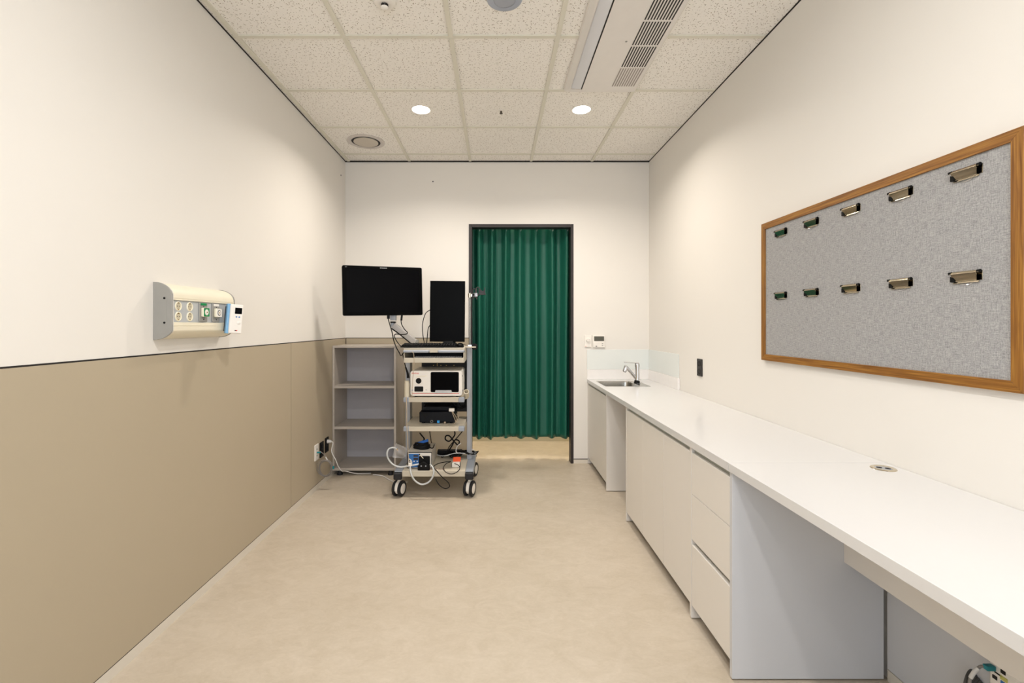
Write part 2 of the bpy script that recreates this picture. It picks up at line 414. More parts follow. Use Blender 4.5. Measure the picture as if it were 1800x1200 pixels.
# ================================================================== CURTAIN
cy0 = 4.80
pk_px = [816, 842, 865, 889, 914, 942, 970, 996, 1020]
pk = [(p-VX)/F*4.76 for p in pk_px]
def curt(u, v):
    # u along, v from top to bottom
    n = len(pk)-1; s = u*n; i = min(int(s), n-1); f = s-i
    x = pk[i]+(pk[i+1]-pk[i])*f
    z = 2.41-v*(2.41-.215)
    drift = .010*math.sin(s*1.3+v*2.1)*v
    amp = .066*(1-.12*math.sin(s*1.7+v*3))
    d = -amp*.72*math.cos(2*math.pi*f) - amp*(.34+.10*math.sin(s*.9))*math.cos(4*math.pi*f)*(.6+.4*v)
    d += .006*math.sin(9*v+s*1.3)
    x += .014*math.sin(math.pi*2*f)*math.sin(i*2.3)*(.3+.7*v)*.8 + drift
    z += (.006*math.sin(s*2.1+1) )*v
    return (min(max(x, DX0+.005), .785), cy0+d, z)
cm = MB(curt_m).grid(curt, 8*24, 60)
co = cm.build('curtain', loc=(.25, cy0, .2), angle=180)
sol = co.modifiers.new('thickness', 'SOLIDIFY'); sol.thickness = .002
tag(co, 'dark green pleated curtain hanging in the doorway', 'curtain')
rl = thing('curtain_rail', 'thin grey curtain rail above the doorway carrying the green curtain', 'curtain rail', (.25, 4.80, 2.41))
MB(alu).box(DX0-.05, .84, 4.79, 4.81, 2.425, 2.44, .002).build('rail', rl)
for i, p in enumerate(pk[:-1]):
    if DX0 < p < .79:
        MB(wplast).tube([(p+.018, 4.80, 2.426), (p+.014, 4.745, 2.36), (p+.006, 4.728, 2.325)], .0022, 6).build('glider', rl)
for bx in (DX0-.03, .82): MB(alu).box(bx-.01, bx+.01, BY+.1, 4.80, 2.43, 2.436).build('bracket', rl)

# ================================================================== CEILING FITTINGS
def Tz(x, y, z): return Matrix.Translation((x, y, z))
v = thing('exhaust_vent', 'round white ceiling exhaust vent with a dark ring gap near the left wall', 'vent', (-1.150, 4.136, zt))
MB(mat('vent_white', 'CFC8C2', .4)).lathe([(.118, .0), (.162, 0), (.164, -.005), (.150, -.010), (.126, -.006), (.124, 0)], Tz(-1.150, 4.136, zt)).build('flange', v)
MB(dark_slot).lathe([(0, -.001), (.125, -.001), (.125, -.003), (0, -.003)], Tz(-1.150, 4.136, zt)).build('throat', v)
MB(mat('vent_disc', 'C9C0B2', .45)).lathe([(0, -.014), (.095, -.014), (.107, -.009), (.105, -.003), (0, -.003)], Tz(-1.150, 4.136, zt)).build('disc', v)
s = thing('ceiling_speaker', 'round blue grey ceiling speaker with a perforated grille at the top edge', 'speaker', (.045, 2.325, zt))
MB(spk_m).lathe([(.055, -.006), (.078, -.005), (.088, 0), (.090, 0), (.088, -.004), (.080, -.009), (.055, -.009)], Tz(.045, 2.325, zt)).build('ring', s)
gm = mat('speaker_mesh', '9A9FA8', .5); N, L, bb = nodes_of(gm)
tc = N.new('ShaderNodeTexCoord'); vo = N.new('ShaderNodeTexVoronoi'); vo.inputs['Scale'].default_value = 260; vo.inputs['Randomness'].default_value = 0; L.new(tc.outputs['Object'], vo.inputs['Vector'])
cr = N.new('ShaderNodeValToRGB'); L.new(vo.outputs['Distance'], cr.inputs[0]); cr.color_ramp.elements[0].color = (*hexc('55585F'), 1); cr.color_ramp.elements[0].position = .25
cr.color_ramp.elements[1].color = (*hexc('A7ABB5'), 1); cr.color_ramp.elements[1].position = .35; L.new(cr.outputs[0], bb.inputs['Base Color'])
MB(gm).lathe([(0, -.0105), (.04, -.010), (.056, -.008), (.056, -.004), (0, -.004)], Tz(.045, 2.325, zt)).build('grille', s)
s = thing('smoke_detector', 'small white domed smoke detector on a ceiling tile at the top edge', 'smoke detector', (-.556, 2.337, zt))
MB(wplast).lathe([(0, -.004), (.045, -.004), (.055, 0), (.055, -.010), (.050, -.016), (.036, -.020), (.020, -.020), (0, -.020)], Tz(-.556, 2.337, zt)).build('base', s)
MB(wplast).lathe([(0, -.044), (.010, -.043), (.018, -.038), (.019, -.034), (0, -.034)], Tz(-.556, 2.337, zt)).build('cap', s)
k = MB(dark_slot)
for a in range(10):
    a = a*2*math.pi/10; k.box(.008, .018, -.002, .002, -.034, -.020, M=Tz(-.556, 2.337, zt) @ Matrix.Rotation(a, 4, 'Z'))
k.build('sensing_slots', s)
s = thing('sprinkler_head', 'tiny dark ceiling sprinkler between the two glowing downlights', 'sprinkler', (.043, 3.535, zt))
MB(wplast).lathe([(0, -.001), (.022, -.001), (.024, 0), (.022, -.004), (.010, -.006), (0, -.006)], Tz(.043, 3.535, zt)).build('escutcheon', s)
MB(mat('bronze', '5A5148', .35, metal=.8)).cyl((.043, 3.535, zt-.004), (.043, 3.535, zt-.022), .007).lathe([(0, -.022), (.012, -.022), (.012, -.025), (0, -.025)], Tz(.043, 3.535, zt)).build('nozzle', s)
# air conditioner
ax0, ax1, ay0, ay1 = .467, .962, 1.95, 3.20
az = CZ-.004
ac = thing('ceiling_air_conditioner', 'long white one-way ceiling air conditioner panel with a slatted grille', 'air conditioner', ((ax0+ax1)/2, (ay0+ay1)/2, az))
p = MB(acw)
p.prism([(ax0, az+.008), (ax0+.004, az-.010), (ax0+.03, az-.018), (.506, az-.018), (.510, az-.012), (.582, az-.016), (.584, az-.024), (ax1-.035, az-.024), (ax1-.006, az-.014), (ax1, az+.008)], 1, ay0, ay1-.035)
p.prism([(ax0, az+.008), (ax0+.004, az-.010), (ax0+.03, az-.018), (.584, az-.020), (ax1-.035, az-.020), (ax1-.006, az-.014), (ax1, az+.008)], 1, ay1-.035, ay1, bev=.003)
p.build('panel', ac)
MB(acg).prism([(.512, az-.0125), (.516, az-.019), (.545, az-.023), (.577, az-.0225), (.578, az-.014)], 1, ay0+.03, ay1-.05, bev=.003).build('vane', ac)
MB(gap_m).box(.5785, .5845, ay0+.02, ay1-.05, az-.0245, az-.0145).build('outlet_slot', ac)
g = MB(dark_slot); GY = [3.115, 2.885, 2.66, 2.44, 2.22, 2.0]
n = 10; gx0, gx1 = .772, .928
for i in range(n):
    x = gx0+(gx1-gx0)*(i+.5)/n
    for j in range(len(GY)-1):
        if j == 0: continue
        g.box(x-.0036, x+.0036, GY[j+1]+.008, GY[j]-.008, az-.0252, az-.0235)
g.build('grille', ac)
g = MB(mat('blind_slot', '9C938C', .5))
for i in range(n):
    x = gx0+(gx1-gx0)*(i+.5)/n
    g.box(x-.004, x+.004, GY[1]+.008, GY[0]-.004, az-.0250, az-.0235)
g.build('blind_grille', ac)
MB(grey_p).lathe([(0, -.0255), (.006, -.0253), (.007, -.023), (0, -.023)], Tz(.735, 2.62, az)).build('indicator', ac)
# wall plugs
for (x, y, z, lb, ax) in ((LX, at(599, 308, 4.49).y, 0, 'tiny dark screw hole plug high on the left wall', 0), (-.621, BY, 0, 'tiny dark screw hole plug on the back wall under the ceiling', 1)):
    if ax == 0: c = Vector((LX, 4.49, EYE+(571-308)/F*4.49)); o = MB(dkgrey).cyl(c, c+Vector((.003, 0, 0)), .007, seg=12)
    else: c = Vector((-.621, BY, EYE+(571-319)/177.04)); o = MB(dkgrey).cyl(c, c+Vector((0, -.003, 0)), .006, seg=12)
    tag(o.build('wall_plug', loc=c), lb, 'wall plug')

# ================================================================== COUNTER RUN
def cabinet(name, label, y0, y1):
    o = thing(name, label, 'cabinet', ((CF+RX)/2, (y0+y1)/2, 0)); return o
XF = .914; XB = 1.50
def carcass(o, y0, y1, kick=True):
    b = MB(lam_m)
    b.use(lam_m).box(XF, XB, y0, y0+.018, .006, CU, .0008).box(XF, XB, y1-.018, y1, .006, CU, .0008)
    b.box(XF+.05, XB, y0+.018, y1-.018, .068, .086).box(XB-.01, XB, y0+.018, y1-.018, .086, CU-.03)
    b.build('body', o)
    MB(rail_m).box(XF+.014, XF+.022, y0+.018, y1-.018, .77, CU).box(XF+.003, XF+.014, y0+.018, y1-.018, .768, .771).build('handle_channel', o)
    MB(kick_m).box(XF+.055, XF+.067, y0+.018, y1-.018, 0, .068).build('kick_board', o)
def front(o, nm, ya, yb, z0, z1): return MB(lam_m).box(XF+.001, XF+.020, ya, yb, z0, z1, .0012).build(nm, o)
c1 = cabinet('sink_cabinet', 'narrow white cabinet under the sink against the back wall', 3.84, 4.62); carcass(c1, 3.84, 4.62)
front(c1, 'door', 3.86, 4.60, .068, .779)
c2 = cabinet('base_cabinet', 'long white handleless base cabinet with plain doors in the middle of the counter run', 2.175, 3.269); carcass(c2, 2.175, 3.269)
dy = (3.251-2.176)/3
for i in range(3): front(c2, 'door', 2.177+i*dy, 2.177+(i+1)*dy-.002, .068, .779)
c3 = cabinet('drawer_cabinet', 'white cabinet with three drawers beside the open knee space', 1.80, 2.173)
b = MB(lam_cool_m).box(XF, XB, 1.80, 1.818, .006, CU, .0008).use(lam_m).box(XF+.05, XB, 1.818, 2.171, .068, .086).box(XB-.01, XB, 1.818, 2.171, .086, CU-.03).box(XF+.05, XB, 2.160, 2.1735, .006, CU); b.build('body', c3)
MB(rail_m).box(XF+.014, XF+.022, 1.818, 2.171, .768, CU).box(XF+.003, XF+.0141, 1.818, 2.171, .768, .771).build('handle_channel', c3)
MB(rail_m).box(XF+.0205, XF+.026, 1.818, 2.171, .34, .39).build('handle_channel', c3)
MB(kick_m).box(XF+.055, XF+.067, 1.818, 2.171, 0, .068).build('kick_board', c3)
front(c3, 'drawer', 1.820, 2.1715, .587, .779); front(c3, 'drawer', 1.820, 2.1715, .375, .5845); front(c3, 'drawer', 1.820, 2.1715, .068, .351)
# countertops
SEAM = 1.817
sx0, sx1, sy0, sy1 = .965, 1.355, 4.075, 4.455
t = thing('countertop', 'long glossy white countertop with the sink, reaching the back wall', 'countertop', (1.21, 3.2, CU))
b = MB(ctop_m)
b.box(CF, RX-.002, SEAM+.0006, sy0, CU, CT).box(CF, RX-.002, sy1, BY-.001, CU, CT).box(CF, sx0, sy0, sy1, CU, CT).box(sx1, RX-.002, sy0, sy1, CU, CT)
b.build('slab', t)
MB(mat('solid_surface_brightened', 'F0EDEA', .3)).box(CF, RX-.002, BY-.013, BY-.001, CT, .932, .001).box(RX-.014, RX-.002, 3.86, BY-.013, CT, .932, .001).box(RX-.020, RX-.002, 3.848, 3.862, CT, .928, .002).build('upstand', t)  # countertop stone, colour lightened to make up for weaker light on the upright face
o = MB(ctop_m).box(CF, RX-.002, .0-.9, SEAM-.0006, CU, CT, .0012).build('countertop', loc=(1.21, .8, CU))
tag(o, 'near white desk countertop with a round cable grommet, over the open knee space', 'countertop')
g = thing('cable_grommet', 'round chrome cable grommet set in the near white desk countertop', 'grommet', (1.453, 1.745, CT))
MB(nickel).lathe([(.026, .001), (.030, .0035), (.038, .003), (.041, 0), (.026, 0)], Tz(1.453, 1.745, CT)).build('rim', g)
k = MB(alu); k.lathe([(0, .0015), (.026, .0015), (.026, 0), (0, 0)], Tz(1.453, 1.745, CT)); k.build('cap', g)
MB(gap_m).cyl((1.442, 1.752, CT+.001), (1.442, 1.752, CT+.0024), .009, seg=20).cyl((1.464, 1.738, CT+.001), (1.464, 1.738, CT+.0024), .009, seg=20).build('cable_hole', g)
# knee-space panels
t = thing('desk_panel', 'pale grey back panel and hanging modesty board under the near desk countertop', 'panel', (1.4, .5, 0))
MB(lam_m).box(1.345, 1.363, -.9, 1.799, .458, CU-.001, .0008).build('modesty_board', t)
MB(lam_cool_m).box(1.510, RX-.001, 1.42, 1.796, .050, CU-.001).box(1.512, RX-.001, -.9, 1.4185, .050, CU-.001).build('back_board', t)  # laminate boards, cool light tint carried by the colour
struct(MB(base_m).box(1.512, RX, -.9, 1.798, 0, .045).build('baseboard_right'))
# sink
s = thing('sink', 'stainless steel sink basin let into the white countertop', 'sink', (1.16, 4.265, CT))
bx0, bx1, by0, by1 = .972, 1.272, 4.085, 4.445
bcx, bcy, bw, bh = (bx0+bx1)/2, (by0+by1)/2, bx1-bx0, by1-by0
rings = []
ow, oh = sx1-sx0+.012, sy1-sy0+.012; ocx, ocy = (sx0+sx1)/2, (sy0+sy1)/2
rings.append(rrect(ocx, ocy, ow, oh, .012, CT+.0002)); rings.append(rrect(ocx, ocy, ow-.004, oh-.004, .012, CT+.0015))
rings.append(rrect(bcx, bcy, bw+.008, bh+.008, .045, CT-.001)); rings.append(rrect(bcx, bcy, bw, bh, .045, CT-.012))
rings.append(rrect(bcx, bcy, bw-.02, bh-.02, .045, CT-.13)); rings.append(rrect(bcx, bcy, bw-.08, bh-.08, .04, CT-.155))
MB(steel).loops(rings, cap0=False, cap1=True).build('basin', s)
MB(chrome).lathe([(0, .001), (.035, .002), (.045, .001), (.045, -.004), (0, -.004)], Tz(bcx, bcy, CT-.155)).build('drain', s)
fa = thing('faucet', 'chrome mixer faucet with a pull-out spray head beside the sink basin', 'faucet', (1.305, 4.29, CT))
X, Y = 1.305, 4.29
MB(chrome).lathe([(0, 0), (.028, 0), (.028, .006), (.023, .012), (.021, .06), (.020, .15), (.023, .156), (.023, .176), (.018, .184), (0, .186)], Tz(X, Y, CT)).build('body', fa)
MB(chrome).tube([(X-.010, Y, CT+.045), (X-.045, Y-.004, CT+.085), (X-.085, Y-.010, CT+.130), (X-.105, Y-.012, CT+.148)], lambda s: .012+.004*s, 14).build('spout', fa)
MB(chrome).lathe([(0, .030), (.014, .028), (.019, .018), (.019, -.022), (.016, -.030), (0, -.030)], Tz(X-.112, Y-.013, CT+.138) @ Matrix.Rotation(.35, 4, 'Y')).use(bblack).lathe([(0, -.0305), (.014, -.0305), (.014, -.034), (0, -.034)], Tz(X-.112, Y-.013, CT+.138) @ Matrix.Rotation(.35, 4, 'Y')).build('spray_head', fa)
MB(chrome).loops([rrect(0, 0, .034, .012, .005, 0), rrect(0, 0, .030, .008, .0035, .06), rrect(0, 0, .022, .006, .0028, .135)], M=Tz(X+.012, Y, CT+.186) @ Matrix.Rotation(math.radians(-86), 4, 'Y') @ Matrix.Rotation(math.pi/2, 4, 'Z')).build('lever', fa)
MB(bblack).lathe([(.022, 0), (.030, 0), (.027, .010), (.022, .030), (.0215, .030)], Tz(X-.002, Y, CT+.001)).build('collar', fa)
# glass splashbacks
o = MB(glass_sp).box(CF, RX-.006, BY-.007, BY-.001, .933, 1.130, .0008).build('glass_splashback', loc=(1.21, BY-.004, .933)); tag(o, 'wider pale glass splashback strip on the back wall above the sink', 'splashback')
o = MB(glass_sp).box(RX-.007, RX-.001, 3.867, BY-.008, .933, 1.130, .0008).build('glass_splashback', loc=(RX-.004, 4.24, .933)); tag(o, 'pale glass splashback strip on the right wall beside the faucet', 'splashback')

# ================================================================== WALL DEVICES RIGHT / BACK
d = thing('dimmer_switch', 'small white wall dimmer with a round knob, left of the thermostat', 'dimmer', (.915, BY, 1.15))
MB(wplast).box(.882, .950, BY-.010, BY, 1.153, 1.271, .003).build('plate', d)
MB(wplast).lathe([(0, .016), (.017, .015), (.019, .010), (.021, 0), (0, 0)], Tz(.915, BY-.010, 1.226) @ RX90).build('knob', d)
MB(dkgrey).box(.924, .929, BY-.0265, BY-.0255, 1.226, 1.229).build('pointer', d)
MB(red_p).box(.890, .900, BY-.0105, BY-.0098, 1.160, 1.164).build('logo_mark', d)
d = thing('thermostat', 'white square wall thermostat with a dark display above the sink splashback', 'thermostat', (1.022, BY, 1.15))
MB(wplast).box(.963, 1.082, BY-.020, BY, 1.150, 1.271, .004).build('case', d)
MB(lcd).box(.975, 1.073, BY-.0212, BY-.0195, 1.214, 1.261, .0004).build('display', d)
MB(wplast).box(.972, 1.036, BY-.0216, BY-.019, 1.157, 1.203, .001).build('cover', d)
for (a, c_) in ((1.052, 1.190), (1.052, 1.172)): MB(grey_p).box(a, a+.012, BY-.021, BY-.0195, c_-.004, c_+.002).build('button', d)
MB(dkgrey).box(.990, 1.004, BY-.0222, BY-.0214, 1.160, 1.167).build('logo_mark', d)
def socket_plate(name, label, cx, cz, D, m, side, w=.078, h=.128, holes=2, prot=.009):
    # on a side wall: side=-1 left wall, +1 right wall
    xw = LX+.004 if side < 0 else RX; s_ = -side
    o = thing(name, label, 'wall outlet', (xw, D, cz-h/2))
    lo, hi = sorted((xw, xw+s_*prot))
    MB(m).box(lo, hi, D-w/2, D+w/2, cz-h/2, cz+h/2, .003).build('plate', o)
    for i in range(holes):
        z = cz+(.028 if i else -.028)
        M = Matrix.Translation((xw+s_*(prot+.0004), D, z)) @ Matrix.Rotation(s_*math.pi/2, 4, 'Y')
        MB(bblack if m is not wplast else grey_p).lathe([(0, -.006), (.0165, -.006), (.018, .0015), (.0195, .0015), (.0195, -.001)], M, seg=24).build('socket', o)
    return o
mo = mat('outlet_brown_black', '2B2622', .4)
socket_plate('wall_outlet', 'single dark double outlet on the right wall above the counter', 0, 1.057, 3.469, mo, 1, w=.082, h=.128)
o2 = socket_plate('wall_outlet', 'black double outlet low on the left wall with nothing plugged in', 0, .312, 3.975, bblack, -1)
o3 = socket_plate('wall_outlet', 'black double outlet beside the bookshelf with a white plug in it', 0, .322, 4.095, bblack, -1)
dp = thing('data_outlet', 'white data outlet low on the left wall with a teal cable plug', 'data outlet', (LX+.004, 3.858, .25))
MB(wplast).box(LX+.004, LX+.013, 3.819, 3.897, .254, .384, .003).build('plate', dp)
for z in (.345, .318, .292): MB(grey_p).box(LX+.0125, LX+.0145, 3.850, 3.866, z-.006, z+.006).build('port', dp)
# data plate under the desk
dp = thing('data_outlet', 'white multi-port data outlet under the near desk with yellow and blue ports', 'data outlet', (1.512, 1.36, .27))
pw = 1.512
yy = [F*1.505/(p_-VX) for p_ in (1745, 1762, 1778)]
MB(wplast).box(pw-.009, pw-.0005, 1.335, 1.418, .230, .360, .003).build('plate', dp)
def port(nm, m, y, z, w_, h_): MB(m).box(pw-.0110, pw-.008, y-w_/2, y+w_/2, z-h_/2, z+h_/2, .0008).build(nm, dp)
port('port', gap_m, 1.379, .3455, .013, .011); port('port', gap_m, 1.402, .3135, .013, .011); port('name_slot', gap_m, 1.392, .3300, .022, .004)
port('yellow_port', yellow, 1.377, .3270, .020, .012); port('blue_port', blue_p, 1.376, .3100, .019, .016)
cb = thing('network_cable', 'coiled grey network cable with a teal plug under the near desk', 'cable', (1.44, 1.42, .25))
c0 = Vector((pw-.010, 1.405, .341))
MB(teal).box(-.026, 0, -.008, .008, -.007, .007, .002, M=Matrix.Translation(c0)).build('plug', cb)
e0 = c0+Vector((-.024, .003, 0)); p1 = at(1722, 1172, 1.43); p2 = at(1713, 1180, 1.435); p3 = at(1706, 1191, 1.44); p4 = at(1704, 1204, 1.44)
MB(greyc).tube([e0, (e0+p1)/2+Vector((0, 0, .002)), p1, p2, p3, p4], .0042, 10).build('cord', cb)
MB(wrub).tube([p1+(p2-p1)*.25, p2, p3], .0056, 10).build('sleeve', cb)
k = MB(mat('dark_grey_cable', '55534F', .5)); cc = at(1714, 1216, 1.46)
for j in range(6):
    rr = .036+.003*j; k.tube([cc+Vector((rr*math.cos(a)*.8, (j-3)*.007+rr*math.cos(a)*.4, rr*1.1*math.sin(a))) for a in [i*math.pi/8 for i in range(17)]], .0042, 8, per=3)
k.build('coil', cb)

# ================================================================== PIN BOARD
bx = RX-.001; bf = 1.505; y0, y1, z0, z1 = 1.328, 2.640, 1.176, 1.942; fw = .034
pb = thing('pin_board', 'large grey linen notice board in an oak frame on the right wall', 'notice board', (RX, (y0+y1)/2, z0))
def frame_piece(poly, m):
    return MB(m).prism(poly, 0, bf, bx, bev=.0012)
frame_piece([(y0, z1), (y1, z1), (y1-fw, z1-fw), (y0+fw, z1-fw)], wood_h).build('frame_rail', pb)
frame_piece([(y0, z0), (y1, z0), (y1-fw, z0+fw), (y0+fw, z0+fw)], wood_h).build('frame_rail', pb)
frame_piece([(y0, z0), (y0+fw, z0+fw), (y0+fw, z1-fw), (y0, z1)], wood_v).build('frame_stile', pb)
frame_piece([(y1, z0), (y1-fw, z0+fw), (y1-fw, z1-fw), (y1, z1)], wood_v).build('frame_stile', pb)
MB(linen_m).box(bf+.007, bx-.001, y0+fw-.003, y1-fw+.003, z0+fw-.003, z1-fw+.003).build('fabric_board', pb)
def clip_proto(label, loc):
    o = thing('board_clip', label, 'clip', loc, 'metal clips on the notice board')
    b0 = Matrix.Identity(4); L_ = .050
    # local: length along y, board plane at x=0 facing -x ; built at origin then moved with the empty
    def bl(mb, nm):
        off = Vector(loc); mb.bm.verts.ensure_lookup_table(); bmesh.ops.translate(mb.bm, vec=off, verts=mb.bm.verts); return mb.build(nm, o)
    bl(MB(nickel).box(-.0012, 0, -L_, L_, -.014, .016, .0004).prism([(-.0012, -.014), (-.0012, -.020), (-.004, -.020), (-.004, -.0185), (-.0022, -.014)], 1, -L_*.8, L_*.8), 'back_plate')
    bl(MB(nickel).prism([(-.002, .016), (-.007, .018), (-.013, .012), (-.013, .009), (-.0045, -.013), (-.003, -.014), (-.0115, .009), (-.0115, .011), (-.006, .0165), (-.002, .0148)], 1, -L_*.80, L_*.80), 'jaw')
    for sg in (-1, 1):
        bl(MB(bblack).box(-.010, -.001, sg*L_*.80-(.006 if sg > 0 else 0)-.000, sg*L_*.80+(.006 if sg < 0 else 0)+sg*.006, -.015, .004, .0015).cyl((-.008, sg*L_*.82, .014), (-.008, sg*(L_*.82+.009), .014), .0048, seg=14), 'end_cap')
        bl(MB(nickel).cyl((-.0085, sg*L_*.78, .013), (-.0085, sg*L_*.94, .013), .0038, seg=12), 'spring')
    pts = [(-.002, -.022, -.019), (-.003, -.015, -.024), (-.003, 0, -.026), (-.003, .015, -.024), (-.002, .022, -.019)]
    bl(MB(chrome).tube(pts, .0008, 6), 'wire_loop')
    return o
CYS = [2.462, 2.225, 1.978, 1.735, 1.4945]
names5 = ['farthest left', 'second from the left', 'middle', 'second from the right', 'rightmost']
cp = None
for row, z in enumerate((1.860, 1.528)):
    for i, y in enumerate(CYS):
        lb = 'metal clip on the grey notice board, %s in the %s row' % (names5[i], ('upper', 'lower')[row])
        if cp is None: cp = clip_proto(lb, (bf+.0065, y, z)); q = cp
        else: q = copy_tree(cp); q.location = (bf+.0065, y, z); q['label'] = lb

# ================================================================== WALL CONSOLE (left wall)
cy_0, cy_1 = 2.028, 2.518
wc = thing('medical_wall_console', 'cream hospital wall console with grey end caps, sockets and gas outlets', 'wall console', (LX, (cy_0+cy_1)/2, 1.307))
raw = [(232, 200), (290, 203), (340, 215), (400, 243), (450, 280), (485, 325), (500, 372), (502, 880), (488, 910), (455, 945), (400, 982), (350, 1003), (290, 1015), (235, 1020)]
prof = [(LX+(a-232)/270*.083, 1.561-(b_-200)*.0003095) for a, b_ in raw]
def inset(pr, d): cx_, cz_ = LX+.03, 1.434; return [(LX+(a-LX)*(1-d), cz_+(c_-cz_)*(1-d)) for a, c_ in pr]
for (ya, yb, nmz) in ((cy_0, cy_0+.007, 0), (cy_1-.010, cy_1, 1)):
    e = MB(grey_p if nmz == 0 else grey_p).prism(prof, 1, ya, yb, bev=.0015).build('end_cap', wc)
    if nmz == 0:
        for z in (1.490, 1.383):
            MB(bblack).cyl((LX+.050, ya-.0012, z), (LX+.050, ya+.002, z), .0048, seg=14).build('screw', e)
        MB(grey_p).prism(rpoly(LX+.050, 1.4365, .022, .128, .010), 1, ya-.0004, ya+.001).build('recess', e)
MB(mat('rim_grey', 'D2CFCA', .4)).prism(prof, 1, cy_0+.007, cy_0+.0115, bev=.001).build('end_rim', wc)
pin = inset(prof, .018)
zu, zl = 1.484, 1.384
up = [q for q in pin if q[1] > zu]; lo = [q for q in pin if q[1] < zl]
xf = max(q[0] for q in pin)
MB(crd).prism([(LX, zu)]+up+[(xf, zu+.006), (xf+.0005, zu), (xf-.004, zu-.001), (xf-.006, zu)], 1, cy_0+.010, cy_1-.010).box(xf-.002, xf+.0015, cy_0+.010, cy_1-.010, zu+.008, zu+.0105).build('top_cover', wc)
MB(crd).prism([(xf-.006, zl), (xf-.004, zl+.001), (xf+.0005, zl), (xf, zl-.006)]+lo+[(LX, zl)], 1, cy_0+.010, cy_1-.010).box(xf-.002, xf+.0015, cy_0+.010, cy_1-.010, zl-.014, zl-.0115).build('bottom_cover', wc)
px_ = xf-.006
MB(ltgrey).box(LX, px_, cy_0+.010, cy_1-.010, zl, zu).build('front_panel', wc)
for D_ in (2.078, 2.156):
    for z in (1.457, 1.411):
        M = Matrix.Translation((px_, D_, z)) @ Matrix.Rotation(math.pi/2, 4, 'Y')
        so = MB(crp).lathe([(.0145, -.008), (.0165, .003), (.0195, .0035), (.0215, 0)], M).build('power_socket', wc)
        MB(mat('socket_inner', 'C9BFA6', .5)).lathe([(0, .0005), (.0155, .0005), (.0155, 0), (0, 0)], M, seg=24).build('socket_well', so)
        k = MB(dkgrey)
        for s_ in (-1, 1): k.cyl((px_+.0004, D_+s_*.007, z), (px_+.0012, D_+s_*.007, z), .0022, seg=10)
        k.build('contact_hole', so)
        MB(brass).box(px_, px_+.003, D_-.003, D_+.003, z-.0165, z-.0125).box(px_, px_+.003, D_-.003, D_+.003, z+.0125, z+.0165).build('earth_clip', so)
for D_, cm_, lbm in ((2.250, green_p, 'green'), (2.352, wplast, 'white')):
    go = MB(grey_p).box(px_, px_+.006, D_-.031, D_+.031, 1.388, 1.482, .003).build('gas_outlet', wc)
    go['label'] = '%s faced gas outlet' % lbm
    MB(cm_).box(px_+.005, px_+.0075, D_-.022, D_+.022, 1.467, 1.478, .0008).build('name_tag', go)
    MB(crp).box(px_+.005, px_+.020, D_-.021, D_+.021, 1.412, 1.456, .005, 3).build('knob_body', go)
    f_ = MB(cm_).box(px_+.019, px_+.0215, D_-.019, D_+.019, 1.4135, 1.4545, .004).build('face', go)
    M = Matrix.Translation((px_+.0215, D_, 1.434)) @ Matrix.Rotation(math.pi/2, 4, 'Y')
    MB(wplast if cm_ is green_p else dkgrey).lathe([(0, .0008), (.0135, .0008), (.0145, 0)], M).build('ring', go)
    MB(wplast).lathe([(0, .0014), (.0105, .0014), (.0105, 0)], M).build('inner_ring', go)
    MB(brass).cyl((px_+.022, D_, 1.434), (px_+.0245, D_, 1.434), .003, seg=12).build('port', go)
    MB(dkgrey).cyl((px_+.005, D_, 1.462), (px_+.008, D_, 1.462), .0025, seg=10).cyl((px_+.005, D_, 1.400), (px_+.008, D_, 1.400), .0025, seg=10).build('screw', go)
# handheld controller docked at console end
hc = thing('handheld_controller', 'white controller with small black screen in a blue cradle beside the wall console', 'controller', (-1.385, 2.46, 1.325))
ctr = at(415, 561, 2.43)
M = Matrix.Translation(ctr) @ Matrix.Rotation(math.radians(42), 4, 'Z') @ Matrix.Rotation(math.radians(4.5), 4, 'Y')
Mh = M
# local: face toward -y, width x
MB(wplast).box(-.034, .028, -.016, .012, -.075, .077, .007, 3, M=Mh).build('case', hc)
MB(ltblue).box(-.046, -.030, -.008, .024, -.076, .078, .003, 2, M=Mh).build('cradle', hc)
MB(dkgrey).box(-.048, -.026, .018, .034, -.065, .065, .003, 2, M=Mh).box(-.02, .02, .010, .034, -.03, .03, .003, 2, M=Mh).build('bracket', hc)
MB(bgloss).box(-.012, .021, -.0168, -.0155, .028, .060, .0005, 2, M=Mh).build('screen', hc)
MB(blue_p).cyl((-.003, -.0172, .012), (-.003, -.0155, .012), .0035, seg=16, M=Mh).cyl((.010, -.0172, .012), (.010, -.0155, .012), .0035, seg=16, M=Mh).build('button', hc)
MB(wplast).lathe([(0, .003), (.008, .0025), (.010, 0)], Mh @ Matrix.Translation((.010, -.016, -.018)) @ RX90).build('dial', hc)
MB(dkgrey).box(-.006, .000, -.0166, -.0155, -.061, -.056, M=Mh).use(red_p).box(.000, .006, -.0166, -.0155, -.061, -.056, M=Mh).build('logo_mark', hc)

